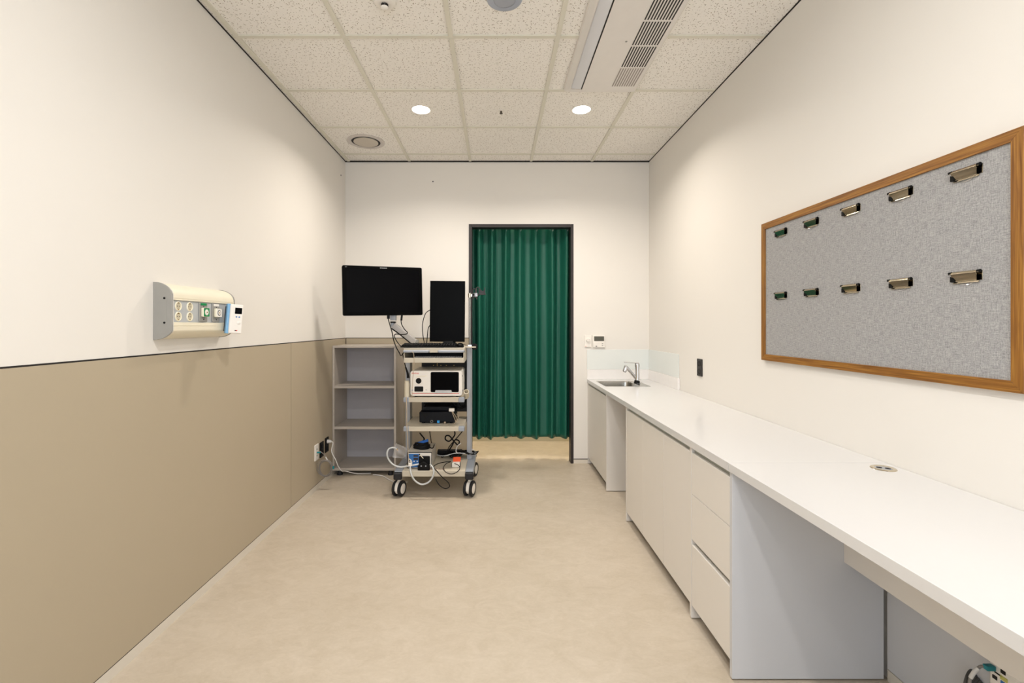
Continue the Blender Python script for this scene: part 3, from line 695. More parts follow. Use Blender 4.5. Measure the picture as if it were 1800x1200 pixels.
# ================================================================== BOOKSHELF
bs = thing('bookshelf', 'low open grey-taupe bookshelf with three empty compartments in the corner', 'bookshelf', (-1.195, 4.42, 0))
sx0_, sx1_, sy0_, sy1_ = -1.484, -.906, 4.24, 4.612
MB(shelf_m).box(sx0_, sx0_+.018, sy0_, sy1_, .048, 1.166, .001).build('side_panel', bs)
MB(shelf_m).box(sx1_-.018, sx1_, sy0_, sy1_, .048, 1.166, .001).build('side_panel', bs)
MB(shelf_m).box(sx0_, sx1_, sy0_, sy1_, 1.166, 1.184, .001).build('top_panel', bs)
MB(shelf_m).box(sx0_+.018, sx1_-.018, sy0_, sy1_-.008, .048, .073, .001).build('bottom_panel', bs)
MB(shback_m).box(sx0_+.018, sx1_-.018, sy1_-.008, sy1_, .073, 1.166).build('back_panel', bs)
for z in (.796, .424):
    MB(shelf_m).box(sx0_+.018, sx1_-.018, sy0_+.002, sy1_-.008, z, z+.024, .001).build('shelf', bs)
for x in (sx0_+.055, sx1_-.055):
    for y in (sy0_+.04, sy1_-.05): MB(rubber).lathe([(0, 0), (.026, 0), (.026, .012), (.020, .018), (.020, .048), (0, .048)], Tz(x, y, 0)).build('foot', bs)

# ================================================================== CART
ct = thing('equipment_cart', 'beige and grey wheeled equipment cart with shelves, in front of the bookshelf', 'cart', (-.49, 4.0, 0))
cx0, cx1 = -.735, -.252
cf, cbk = 3.73, 4.20
# base
MB(cart_m).box(-.742, -.240, 3.70, 4.26, .168, .215, .004).build('base_shelf', ct)
for sgn, xa, xb in ((-1, -.806, -.742), (1, -.240, -.176)):
    lg = MB(cartg).prism([(3.705, .165), (3.705, .208), (3.74, .217), (4.28, .217), (4.31, .205), (4.31, .165)], 0, xa, xb, bev=.006)
    l = lg.build('base_leg', ct)
    MB(rubber).box(xa-.001, xb+.001, 3.672, 3.712, .150, .206, .010, 3).build('end_cap', l)
    MB(rubber).box(xa-.001, xb+.001, 4.300, 4.335, .150, .206, .010, 3).build('end_cap', l)
def caster(x, y, th, par):
    c = MB(wplast); M = Tz(x, y, 0) @ Matrix.Rotation(th, 4, 'Z')
    # local axle along x
    c.cyl((-.012, 0, .064), (.012, 0, .064), .045, seg=28, M=M)
    c.prism([(-.052, .055), (-.050, .085), (-.035, .112), (-.005, .124), (.030, .118), (.030, .10), (-.01, .09), (-.03, .075), (-.04, .055)], 0, -.013, .013, bev=.002, M=M)
    c.cyl((0, 0, .11), (0, 0, .152), .012, M=M)
    o = c.build('caster', par)
    for s_ in (-1, 1):
        a, b_ = s_*.014, s_*.036
        w_ = MB(rubber).lathe([(.040, -.011), (.056, -.011), (.062, -.006), (.062, .006), (.056, .011), (.040, .011)], M @ Tz(s_*.025, 0, .064) @ Matrix.Rotation(math.pi/2, 4, 'Y'), seg=36).build('wheel', o)
        MB(wplast).lathe([(0, -.013), (.030, -.0125), (.047, -.008), (.047, .008), (.030, .0125), (0, .013)], M @ Tz(s_*.025, 0, .064) @ Matrix.Rotation(math.pi/2, 4, 'Y'), seg=36).build('hub_cap', o)
    return o
for x, y in ((-.774, 3.74), (-.208, 3.74), (-.774, 4.24), (-.208, 4.24)): caster(x, y, math.radians(-18), ct)
# columns
for xa, xb in ((-.778, -.738), (-.248, -.206)):
    c = MB(alu).box(xa, xb, 4.03, 4.13, .215, 1.196, .003)
    c.use(grey_p).box(xb-.010, xb-.007, 4.0293, 4.032, .24, 1.18)
    c.build('column', ct)
def shelf(zt_, th=.036):
    s_ = MB(cart_m).box(cx0+.001, cx1-.001, cf, 4.16, zt_-th, zt_, .002).build('shelf', ct)
    for xa, xb in ((cx0-.003, cx0+.042), (cx1-.045, cx1+.003)):
        MB(cartg).box(xa, xb, cf-.004, cf+.04, zt_-th-.001, zt_+.0015, .006, 3).build('corner_cap', s_)
    return s_
shelf(.791); shelf(.558)
# top box with drawer tray
MB(cart_m).box(cx0, cx1+.004, cf-.005, 4.18, 1.180, 1.191, .002).box(cx0, cx1+.004, cf-.005, cf+.006, 1.152, 1.182, .002).build('top_board', ct)
for xa in (cx0, cx1-.006):
    MB(cart_m).prism([(cf, 1.182), (4.15, 1.182), (4.15, 1.075), (cf, 1.072)], 0, xa, xa+.008, bev=.001).build('side_panel', ct)
MB(cart_m).box(cx0+.008, cx1-.008, cf, 4.15, 1.072, 1.080).box(cx0+.004, cx1-.006, cf-.002, cf+.008, 1.071, 1.110, .002).build('tray', ct)
for xa, xb, f_ in ((-.728, -.535, 1), (-.452, -.256, -1)):
    pts = [(xa, cf-.006, 1.163), (xa+.004, cf-.028, 1.163), (xa+.02, cf-.036, 1.163), (xb-.02, cf-.036, 1.163), (xb-.004, cf-.028, 1.163), (xb, cf-.006, 1.163)]
    MB(cartg).tube(pts, .0105, 12, per=5).build('handle', ct)
MB(mat('cart_back_black', '15130F', .6)).box(-.66, -.252, 4.165, 4.172, .60, 1.178).build('back_panel', ct)
MB(MATS['cart_back_black']).box(cx0+.008, cx1-.008, 4.142, 4.148, 1.081, 1.178).build('tray_back', ct)
k = MB(brass)
for px in (728, 733, 739, 748, 757, 764, 770): pass
for px, py in ((762, 642), (768.5, 639.5), (768.5, 642.5), (775, 642), (784.5, 642), (798, 642)):
    q = at(px, py, 4.163); k.cyl(q, q+Vector((0, .004, 0)), .004, seg=10)
k.build('panel_screw', ct)
MB(cart_m).box(-.57, -.30, 4.155, 4.165, .985+.14, .995+.14).build('rear_rail', ct)
# left cable holder, right cup
MB(mat('holder_beige', 'D6CCB6', .45)).lathe([(0, 0), (.024, 0), (.026, .02), (.026, .105), (.022, .112), (.022, .128), (.016, .130), (0, .130)], Tz(-.7165, 3.775, .792) @ Matrix.Scale(.84, 4, (1, 0, 0)) @ Matrix.Scale(.84, 4, (0, 1, 0)), seg=24).build('probe_holder', ct)
h = at(820, 692, 3.78)
MB(MATS['holder_beige']).lathe([(0, -.038), (.020, -.038), (.021, .030), (.022, .034), (.0175, .034), (.016, -.030), (0, -.030)], Matrix.Translation(h) @ Matrix.Rotation(math.radians(48), 4, 'X'), seg=24).box(h.x-.025, h.x+.01, 3.80, 3.83, h.z-.045, h.z-.02, .003).build('cup_holder', ct)
# side arm plate with chrome clamp
MB(cart_m).box(-.252, -.165, 3.90, 4.00, 1.183, 1.190, .002).build('side_plate', ct)
MB(text_mb and dkred)
M = Matrix.Translation((-.484, 3.742, .2154))
text_mb('PENTAX', .040, dkred, M, .0002).build('logo_lettering', ct)
# pole
po_ = thing('instrument_pole', 'thin chrome pole with a black instrument bracket on the right side of the cart', 'pole', (-.217, 3.95, 1.19))
MB(steel).cyl((-.217, 3.95, 1.19), (-.217, 3.95, 1.645), .0065, seg=14).build('pole', po_)
MB(chrome).box(-.236, -.200, 3.935, 3.965, 1.188, 1.206, .003).build('foot_clamp', po_)
MB(nickel).cyl((-.217, 3.95, 1.605), (-.217, 3.95, 1.640), .015, seg=20).box(-.215, -.190, 3.94, 3.96, 1.612, 1.636, .002).build('clamp', po_)
j = MB(dkgrey); j.box(-.199, -.155, 3.935, 3.965, 1.606, 1.640, .005).cyl((-.188, 3.95, 1.606), (-.188, 3.95, 1.588), .005).cyl((-.160, 3.95, 1.606), (-.160, 3.95, 1.590), .005); j.build('clamp_block', po_)
MB(chrome).cyl((-.171, 3.928, 1.614), (-.171, 3.928, 1.642), .006).cyl((-.157, 3.928, 1.614), (-.157, 3.928, 1.644), .006).build('screw', po_)
zb = 1.373
def hp(zx, zy): q = at(805+zx*.1126, 490+zy*.1125, 3.95); return (q.x, q.z)
bk = MB(mat('bracket_dark', '2B2728', .5))
def hb(a, b_, c, d, y0_=3.935, y1_=3.965):
    p0, p1 = hp(a, b_), hp(c, d); bk.box(p0[0], p1[0], y0_, y1_, p1[1], p0[1], .0012)
for q_ in ((228, 150, 240, 262), (270, 150, 285, 262), (228, 150, 285, 162), (285, 128, 298, 262), (322, 128, 335, 262), (285, 128, 335, 140), (335, 232, 433, 250), (412, 134, 424, 240), (228, 240, 335, 262)): hb(*q_)
bk.prism([hp(335, 140), hp(352, 165), hp(372, 185), hp(392, 188), hp(410, 168), hp(412, 236), hp(335, 236)], 1, 3.950, 3.957)
bk.build('bracket', po_)
kn = at(834, 609, 3.97)
o = MB(bblack).lathe([(0, -.012), (.022, -.012), (.027, -.006), (.027, .006), (.022, .012), (0, .012)], Matrix.Translation(kn) @ RX90, seg=28).cyl(kn+Vector((-.035, 0, 0)), kn, .007, seg=12).build('clamp_knob', po_)

# ---- devices on the cart
ls = thing('endoscope_processor', 'white endoscope processor with a round light port and black touch screen on the cart', 'medical device', (-.49, 3.95, .791))
x0, x1 = -.688, -.270
b = MB(wplast)
Mr = Matrix.Identity(4)
b.prism(rpoly((x0+x1)/2, .902, x1-x0, .204, .022, 5), 1, 3.762, 4.13, bev=.003)
b.build('case', ls)
MB(wplast).prism(rpoly((x0+x1)/2-.004, .915, x1-x0-.018, .176, .016, 5), 1, 3.752, 3.764, bev=.003).build('front_panel', ls)
MB(red_p).box(x0+.012, x1-.024, 3.7605, 3.7625, .818, .8215).build('accent_stripe', ls)
for x in (x0+.04, x1-.04):
    for y in (3.80, 4.08): MB(rubber).cyl((x, y, .791), (x, y, .802), .012, seg=14).build('foot', ls)
def fz(px, py, D=3.752): return at(px, py, D)
q = fz(736, 669)
M = Matrix.Translation((q.x, 3.752, q.z)) @ RX90
MB(wplast).lathe([(.023, .006), (.030, .006), (.034, .0)], M).build('port_ring', ls)
MB(bblack).lathe([(0, .002), (.010, .002), (.012, .005), (.023, .006), (.0235, 0)], M).build('light_port', ls)
a = fz(757, 653.5); c_ = fz(806.5, 689)
scr = MB(bgloss).prism(rpoly((a.x+c_.x)/2, (a.z+c_.z)/2, c_.x-a.x, a.z-c_.z, .010, 4), 1, 3.7495, 3.753, bev=.0008).build('touch_screen', ls)
a = fz(764, 690.5); c_ = fz(795, 685.5)
MB(ltgrey).prism([(a.x, a.z), (c_.x, a.z), (c_.x-.008, c_.z), (a.x+.008, c_.z)], 1, 3.7485, 3.7500).build('screen_tab', scr)
a = fz(728.5, 679); c_ = fz(744, 688)
MB(bblack).prism(rpoly((a.x+c_.x)/2, (a.z+c_.z)/2, c_.x-a.x, a.z-c_.z, .006, 4), 1, 3.7495, 3.753).build('connector_port', ls)
MB(bblack).cyl(fz(749, 685, 3.7495), fz(749, 685, 3.753), .003, seg=10).build('indicator', ls)
MB(orange).cyl(fz(724.7, 681.5, 3.750), fz(724.7, 681.5, 3.753), .0035, seg=12).use(blue_p).cyl(fz(724.7, 685.5, 3.750), fz(724.7, 685.5, 3.753), .005, seg=12).build('button', ls)
MB(crp).tube([fz(732, 661.5, 3.7505), fz(740, 660.8, 3.7505), fz(747, 660.6, 3.7505), fz(750, 659.5, 3.7505)], .0028, 6).build('lever', ls)
q = fz(730, 656.2); text_mb('PENTAX', .015, red_p, Matrix.Translation((q.x, 3.7518, q.z)) @ RX90, .0003).build('logo_lettering', ls)
MB(bblack).box(x1-.0005, x1+.002, 3.80, 3.815, .95, .965, .0005).box(x1-.0005, x1+.002, 3.80, 3.815, .83, .845, .0005).build('side_latch', ls)

pc = thing('desktop_computer', 'black desktop computer lying flat on the second shelf of the cart', 'computer', (-.48, 3.96, .558))
MB(mat('computer_case', '0B0D13', .4, spec=.2)).box(-.630, -.338, 3.850, 4.12, .568, .654, .006).prism([(-.62, .655), (-.36, .655), (-.375, .69), (-.60, .69)], 1, 3.90, 4.12, bev=.004).build('case', pc)
MB(bblack).prism([(-.615, .648), (-.545, .648), (-.580, .598)], 1, 3.8475, 3.851).build('front_wedge', pc)
for x in (-.60, -.37):
    for y in (3.88, 4.09): MB(rubber).cyl((x, y, .558), (x, y, .569), .012, seg=12).build('foot', pc)
q = at(758.8, 740.8, 3.849)
MB(grey_p).lathe([(.0085, .001), (.0105, .0015), (.012, 0)], Matrix.Translation((q.x, 3.850, q.z)) @ RX90).build('power_button', pc)
q = at(770.5, 741, 3.849)
MB(mat('sticker_blue', '2E9BE0', .4)).box(q.x-.010, q.x+.010, 3.8488, 3.8502, q.z-.010, q.z+.010).build('sticker', pc)
q = at(782, 742.5, 3.846)
k = thing('beige_cable', 'beige cable with a white connector hanging beside the black desktop computer', 'cable', q)
MB(beigec).sph(q, .009).tube([q, q+Vector((.005, -.004, -.012)), at(790, 747.5, 3.82), at(798, 745, 3.83), at(803, 738, 3.84), at(800, 730, 3.82), at(793.5, 720.5, 3.82)], .0026, 8).tube([at(793.5, 720.5, 3.82), at(797, 730, 3.81), at(802, 741, 3.81), at(806, 731, 3.83), at(802, 727, 3.85)], .0026, 8).build('cord', k)
MB(wplast).box(-.022, .022, -.009, .009, -.013, .013, .002, M=Matrix.Translation(at(794, 720, 3.82))).build('connector', k)

pu = thing('water_pump', 'white irrigation pump with a blue control panel and black pump head on the cart base', 'medical device', (-.61, 3.9, .215))
px0, px1, py0, py1, pz0, pz1 = -.712, -.516, 3.765, 4.04, .222, .350
MB(mat('pump_grey', 'D3CDC3', .4)).box(px0, px1, py0, py1, pz0, pz1, .005).build('case', pu)
for x in (px0+.03, px1-.03):
    for y in (py0+.03, py1-.03): MB(rubber).cyl((x, y, .215), (x, y, .224), .010, seg=12).build('foot', pu)
MB(bblack).box(px0-.001, px1+.001, py0-.004, py0+.001, pz0-.001, pz1-.002, .004).build('front_rim', pu)
def pq(px, py, D=3.76): return at(px, py, D)
def panel(nm, m, pxa, pya, pxb, pyb, y0_, y1_, r=.002):
    a = pq(pxa, pya, 3.76); c_ = pq(pxb, pyb, 3.76)
    return MB(m).prism(rpoly((a.x+c_.x)/2, (a.z+c_.z)/2, c_.x-a.x, a.z-c_.z, r, 3), 1, y0_, y1_).build(nm, pu)
panel('front_plate', wplast, 717.5, 795.8, 758, 821.5, 3.7595, 3.7615)
panel('control_panel', blue_p, 718.3, 797.2, 737, 821, 3.7585, 3.7598)
panel('display', mat('display_brown', '2A1712', .3), 727, 799.3, 735, 802.4, 3.7575, 3.7588, .0005)
panel('display', MATS['display_brown'], 727, 804.4, 735, 808, 3.7575, 3.7588, .0005)
panel('pump_cover', bblack, 736.8, 801, 756, 822, 3.745, 3.7598, .008)
q1 = pq(728, 810.5); q2 = pq(733.5, 810.5)
MB(wplast).cyl((q1.x, 3.7565, q1.z), (q1.x, 3.7588, q1.z), .0055, seg=14).cyl((q2.x, 3.7565, q2.z), (q2.x, 3.7588, q2.z), .0055, seg=14).build('button', pu)
q = pq(717.5, 812.5)
arc = [(q.x, q.z-.038), (q.x, q.z+.034)]+[(q.x+.034*math.cos(a), q.z-.002+.036*math.sin(a)) for a in [math.radians(80-16*i) for i in range(8)]]
MB(wplast).prism(arc, 1, 3.7568, 3.7588).build('label_plate', pu)
MB(bblack).tube([(q.x+.006, 3.7560, q.z-.008), (q.x+.014, 3.756, q.z+.004), (q.x+.024, 3.756, q.z-.010)], .002, 6).box(q.x+.010, q.x+.016, 3.7555, 3.757, q.z+.010, q.z+.022).build('label_mark', pu)
hx0 = pq(736, 0).x; hx1 = pq(756.5, 0).x; hz0, hz1 = pq(0, 826, 3.74).z, pq(0, 812, 3.74).z
hz0 = max(hz0, .216)
hm = (hx0+hx1)/2
MB(bblack).prism([(hx0, hz0), (hx1, hz0), (hx1, hz0+.035), (hx1-.02, hz0+.052), (hm+.012, hz0+.066), (hm-.012, hz0+.066), (hx0+.02, hz0+.052), (hx0, hz0+.035)], 1, 3.705, 3.748, bev=.006).build('pump_head', pu)
MB(alu).cyl((hm-.018, 3.7035, hz0+.036), (hm-.018, 3.706, hz0+.036), .005, seg=12).cyl((hm+.018, 3.7035, hz0+.036), (hm+.018, 3.706, hz0+.036), .005, seg=12).build('screw', pu)
MB(crp).tube([pq(738, 799, 3.750), pq(741, 802, 3.742), pq(744, 805.5, 3.736)], .0026, 8).use(bblack).sph(pq(737.5, 798.5, 3.751), .005).build('toggle_lever', pu)

# tubes
o = thing('silicone_tube', 'white silicone tube looping out to the left of the water pump', 'tube', at(700, 810, 3.70))
MB(tubec).tube([at(p_[0], p_[1], d_) for p_, d_ in (((736, 815.5), 3.728), ((728, 817), 3.72), ((716, 819), 3.72), ((703, 820.5), 3.72), ((691, 816), 3.72), ((683, 807), 3.72), ((680.3, 797), 3.72), ((683.5, 789), 3.73), ((691, 786.5), 3.74), ((697, 788.5), 3.75))], .0068, 12).build('hose', o)
MB(brass).cyl(at(697, 788.5, 3.75), at(700, 792, 3.75), .006, seg=12).build('fitting', o)
o = thing('silicone_tube', 'white silicone tube hanging in a loop below the front of the cart base', 'tube', at(740, 850, 3.66))
MB(tubec).tube([at(p_[0], p_[1], d_) for p_, d_ in (((721, 818), 3.705), ((721.5, 826), 3.68), ((724, 836), 3.66), ((730, 845), 3.66), ((741, 851), 3.66), ((752, 848), 3.66), ((760, 839), 3.66), ((762.5, 829), 3.665), ((760.5, 821), 3.68), ((756.5, 816), 3.70))], .0068, 12).build('hose', o)
q = at(721, 818, 3.705)
MB(wplast).box(q.x-.014, q.x+.014, q.y-.008, q.y+.010, q.z-.004, q.z+.022, .003).use(bblack).box(q.x-.008, q.x+.010, q.y-.007, q.y+.006, q.z-.018, q.z-.004, .002).build('connector', o)
# plastic bag
o = MB(bagm); A = [(695, 778), (701, 781), (707, 783), (716, 787), (718, 798), (710, 804), (703, 806), (696, 804), (689.5, 803.5), (692, 792)]
def bag(u, v):
    pts = [(695, 778), (717, 788), (712, 806), (689.5, 804)]
    a = (pts[0][0]*(1-u)+pts[1][0]*u, pts[0][1]*(1-u)+pts[1][1]*u); b_ = (pts[3][0]*(1-u)+pts[2][0]*u, pts[3][1]*(1-u)+pts[2][1]*u)
    x = a[0]*(1-v)+b_[0]*v; y = a[1]*(1-v)+b_[1]*v + 2*math.sin(u*9+v*5)*u*v*(1-v)
    return at(x, y, 3.745+.012*math.sin(u*7+v*3)+.010*math.sin(v*11-u*4))
ob = o.grid(bag, 14, 14).build('plastic_bag', loc=at(703, 806, 3.745)); tag(ob, 'clear crumpled plastic bag hanging at the left of the water pump', 'bag')
sol = ob.modifiers.new('thickness', 'SOLIDIFY'); sol.thickness = .0006

# black cable bundle with blue strap on the pump
o = thing('cable_bundle', 'coiled black cable bound with a blue strap lying on the water pump', 'cable', (-.61, 3.88, .350))
k = MB(bblack); bc = Vector((-.612, 3.865, .350))
for j in range(7):
    a_, b2 = .062-.005*(j % 3), .040-.004*(j % 2)
    k.tube([bc+Vector(((a_-.012*(j>3))*math.cos(t_), (b2-.012*(j>3))*math.sin(t_), .010+.0055*j+.003*math.sin(2*t_+j))) for t_ in [i*math.pi/7 for i in range(15)]], .0095, 8, per=3)
k.tube([bc+Vector((-.02, .01, .045)), at(746, 772, 3.93), at(741, 765, 3.95), at(738, 761, 3.98), at(745, 770, 3.97), bc+Vector((.01, .02, .045))], .005, 8)
k.tube([bc+Vector((.05, 0, .02)), bc+Vector((.085, -.01, .004)), bc+Vector((.093, .03, .003)), bc+Vector((.09, .1, .003))], .0045, 8)
k.build('coil', o)
MB(velcro).box(-.050, .050, -.002, .002, -.011, .011, .001, M=Matrix.Translation(bc+Vector((.010, -.020, .058))) @ Matrix.Rotation(math.radians(-17), 4, 'Y') @ Matrix.Rotation(math.radians(-35), 4, 'X')).build('strap', o)

# orange/white box and black cable loops
o = thing('adapter_box', 'small white adapter box with an orange card on top, on the cart base', 'adapter', (-.305, 3.80, .215))
q = at(801.5, 810, 3.80)
MB(wplast).box(-.032, .032, -.016, .016, -.019, .019, .003, M=Matrix.Translation((q.x, 3.80, .236))).build('case', o)
MB(orange).box(-.031, .031, -.003, .003, 0, .045, .001, M=Matrix.Translation((q.x+.004, 3.822, .250)) @ Matrix.Rotation(math.radians(-48), 4, 'X')).build('orange_card', o)
MB(bblack).box(-.036, -.031, -.014, .014, -.019, .016, .002, M=Matrix.Translation((q.x, 3.80, .236))).box(.031, .036, -.014, .014, -.019, .016, .002, M=Matrix.Translation((q.x, 3.80, .236))).build('side_cap', o)
o = thing('black_cable', 'black cable from the adapter box hanging over the front edge of the cart base', 'cable', at(780, 826, 3.73))
MB(bblack).tube([at(p_[0], p_[1], d_) for p_, d_ in (((793, 811), 3.81), ((781, 812), 3.80), ((769, 815), 3.77), ((762.5, 820.5), 3.74), ((769, 829), 3.69), ((778, 839), 3.67), ((788, 848), 3.665), ((790, 855), 3.665), ((783, 858.5), 3.665), ((774, 854), 3.665), ((768, 846), 3.665), ((766, 841), 3.68))], .0034, 8).build('cord', o)
o = thing('usb_cable', 'round loop of thin black cable in front of the white adapter box', 'cable', at(795, 826, 3.73))
MB(bblack).tube([at(p_[0], p_[1], d_) for p_, d_ in (((792, 811.5), 3.805), ((784, 815), 3.77), ((779.5, 822), 3.72), ((783, 829), 3.69), ((793, 832.8), 3.685), ((803, 829.5), 3.69), ((808.3, 822.5), 3.715), ((805, 817), 3.75), ((799, 814.5), 3.77))], .003, 8).build('cord', o)
MB(wplast).box(-.006, .006, -.010, .010, -.004, .004, .001, M=Matrix.Translation(at(798.5, 812.5, 3.775))).build('plug', o)
# tangle at the back of the base shelf
o = thing('cable_tangle', 'tangle of black power cables at the back of the cart base', 'cable', (-.38, 4.05, .215))
rng = random.Random(3)
k = MB(bblack)
k.tube([at(p_[0], p_[1], 4.06) for p_ in ((799, 757), (799, 765), (790, 775), (783, 772), (784, 766), (790, 766), (797, 774), (805, 782), (807, 775), (800, 773), (795, 782), (789, 792))], .006, 8)
k.tube([at(p_[0], p_[1], 4.04) for p_ in ((815, 755), (806, 766), (797, 776), (789, 786), (786, 796))], .004, 8)
k.tube([at(p_[0], p_[1], 4.08) for p_ in ((755, 755), (757, 770), (759, 780), (762, 790))], .004, 8)
for i in range(9):
    c_ = Vector((-.42+.025*i, 4.06+.02*rng.uniform(-1, 1), .235+.008*rng.random()))
    rr = rng.uniform(.04, .075)
    k.tube([c_+Vector((rr*math.cos(t_), rr*.6*math.sin(t_), .010*math.sin(3*t_+i)+.004*i)) for t_ in [j_*math.pi/5+i for j_ in range(11)]], .0045, 8, per=4)
k.build('black_cords', o)
MB(tubec).tube([at(768, 799, 4.0), at(776, 801, 3.95), at(786, 800, 3.93), at(796, 797, 3.95), at(806, 796, 3.96), at(818, 797, 3.95)], .004, 8).build('clear_cord', o)
MB(wrub).tube([at(810, 779, 4.02), at(804, 784, 4.0), at(801.5, 792, 3.97), at(804, 796.5, 3.95)], .004, 8).build('white_cord', o)
o = thing('power_strip', 'black power strip lying at the back of the cart base', 'power strip', (-.44, 4.13, .215))
MB(bblack).box(-.515, -.30, 4.12, 4.18, .215, .262, .005).build('body', o)
MB(dkgrey).box(-.50, -.31, 4.135, 4.165, .2615, .2635, .0008).build('socket_row', o)

# white cable at right of column
o = MB(wrub).tube([at(828, 789, 4.06), at(832, 790, 4.05), at(834, 793, 4.05), at(832, 796.5, 4.05), at(828, 797, 4.07)], .004, 8).build('white_cable', loc=at(831, 797, 4.05)); tag(o, 'short white cable loop sticking out behind the right column of the cart', 'cable')

# cable in the back of the middle shelf
o = thing('cable_tangle', 'black cable loops behind the black desktop computer', 'cable', (-.33, 4.06, .62))
k = MB(bblack)
for i in range(6):
    c_ = Vector((-.33+.012*i, 4.135, .70)); rr = .05+.01*(i % 3)
    k.tube([c_+Vector((rr*.6*math.cos(t_), .01*i*.5-.02, rr*math.sin(t_))) for t_ in [j_*math.pi/6+i for j_ in range(10)]], .0035, 8, per=3)
k.build('coil', o)
MB(bblack).tube([at(760, 706, 4.14), at(758, 716, 4.14), at(755, 722, 4.14)], .004).build('cord', o)
MB(bblack).tube([at(745, 707, 4.14), at(750, 713, 4.14), at(757, 714, 4.14), at(763, 708, 4.14)], .004).build('cord', o)

# ---- top of cart
kb = thing('keyboard', 'black computer keyboard lying on top of the cart', 'keyboard', (-.53, 3.80, 1.191))
Mk = Matrix.Translation((-.537, 3.802, 1.193)) @ Matrix.Rotation(math.radians(1), 4, 'Z')
def keyboard(o, M, mb, mk, w=.45, d=.15, rows=5, colsn=20):
    MB(mb).prism([(-d/2, 0), (d/2, 0), (d/2, .022), (d/2-.01, .024), (-d/2+.01, .010), (-d/2, .007)], 0, -w/2, w/2, bev=.002, M=M).build('body', o)
    kk = MB(mk)
    for r in range(rows):
        y = -d/2+.02+r*(d-.035)/(rows-1); z = .011+(y+d/2)/d*.014
        for c in range(colsn):
            x = -w/2+.018+c*(w-.036)/(colsn-1)
            kk.box(x-.0085, x+.0085, y-.009, y+.009, z, z+.008, .0015, 1, M=M)
    q = kk.build('keys', o); return q
keyboard(kb, Mk, bblack, bblack)
kb2 = thing('keyboard', 'white keyboard in the tray under the top board of the cart', 'keyboard', (-.47, 3.84, 1.08))
keyboard(kb2, Matrix.Translation((-.475, 3.85, 1.080)), wplast, wplast, w=.41, d=.14)
ms = thing('computer_mouse', 'black computer mouse on the right end of the cart top', 'mouse', (-.288, 3.80, 1.191))
MB(bblack).sph((0, 0, 0), .030, (1, 1.7, .62), M=Matrix.Translation((-.288, 3.80, 1.208)), seg=24).box(-.317, -.259, 3.76, 3.845, 1.191, 1.200, .004, 2).build('shell', ms)
MB(bblack).tube([(-.280, 3.845, 1.205), (-.262, 3.87, 1.212), (-.245, 3.90, 1.200), (-.228, 3.93, 1.197)], .0018, 6).build('cord', ms)
# vertical monitor
vm = thing('upright_monitor', 'black computer monitor turned upright on the right of the cart top', 'monitor', (-.41, 4.0, 1.191))
A_ = at(755.5, 0, 3.96).x; B_ = at(817, 0, 3.96).x; z0_ = at(0, 600.5, 3.96).z; z1_ = at(0, 493.5, 3.96).z
Mv = Matrix.Translation(((A_+B_)/2, 3.975, (z0_+z1_)/2)) @ Matrix.Rotation(math.radians(.5), 4, 'Y')
hw, hh = (B_-A_)/2, (z1_-z0_)/2
MB(mcase).box(-hw, hw, -.012, .014, -hh, hh, .003, M=Mv).box(-.10, .10, .012, .035, -.13, .13, .01, M=Mv).build('casing', vm)
MB(bmatte).box(-hw+.008, hw-.008, -.0128, -.0115, -hh+.006, hh-.006, M=Mv).build('screen', vm)
MB(bblack).box(-.345-.09, -.345+.00, 4.015, 4.04, 1.20, 1.42, .004).build('stand_post', vm)
MB(bblack).box(-.50, -.28, 3.93, 4.12, 1.191, 1.199, .003).box(-.445, -.36, 3.955, 4.03, 1.197, 1.235, .003).build('stand_base', vm)
MB(alu).box(-hw+.0005, -hw+.002, -.0132, -.0125, hh-.05, hh-.012, M=Mv).build('logo_mark', vm)
o = MB(bblack); o.tube([at(757, 544, 4.02), at(748, 551, 4.02), at(743, 568, 4.02), at(743, 585, 4.01), at(746, 604, 4.0)], .0036, 8)
o = o.build('black_cable', loc=at(746, 606, 4.0)); tag(o, 'thin black cable bowing out left of the upright monitor, the longer one', 'cable')
o = MB(bblack).tube([at(758, 569, 4.02), at(753, 576, 4.02), at(751.5, 588, 4.01), at(750, 604, 4.0)], .0036, 8).build('black_cable', loc=at(750, 606, 4.0)); tag(o, 'short black cable close beside the lower left edge of the upright monitor', 'cable')

# big monitor on arm
bmn = thing('arm_monitor', 'large black widescreen monitor tilted on a grey arm left of the cart top', 'monitor', (-.93, 3.95, 1.45))
P = {'tl': at(600.8, 465.7, 3.765), 'tr': at(741, 470.5, 4.035), 'br': at(743.3, 553.5, 4.035), 'bl': at(603.5, 554.8, 3.765)}
cen = (P['tl']+P['tr']+P['br']+P['bl'])/4
ux = ((P['tr']-P['tl'])+(P['br']-P['bl'])).normalized(); uz = ((P['tl']-P['bl'])+(P['tr']-P['br'])).normalized()
uy = uz.cross(ux).normalized(); uz = ux.cross(uy).normalized()
wm = ((P['tr']-P['tl']).length+(P['br']-P['bl']).length)/4; hm_ = ((P['tl']-P['bl']).length+(P['tr']-P['br']).length)/4
Mm = Matrix(((ux.x, uy.x, uz.x, cen.x), (ux.y, uy.y, uz.y, cen.y), (ux.z, uy.z, uz.z, cen.z), (0, 0, 0, 1)))
MB(mcase).prism(rpoly(0, 0, 2*wm, 2*hm_, .012, 4), 1, -.004, .035, bev=.003, M=Mm).box(-.13, .13, .03, .055, -.12, .10, .01, M=Mm).build('casing', bmn)
MB(bgloss).box(-wm+.028, wm-.028, -.0050, -.0035, -hm_+.028, hm_-.024, M=Mm).build('screen', bmn)
k = MB(ltgrey)
for i in range(9): k.box(-.028+.0065*i, -.0235+.0065*i, -.0052, -.0038, hm_-.0165, hm_-.0115, M=Mm)
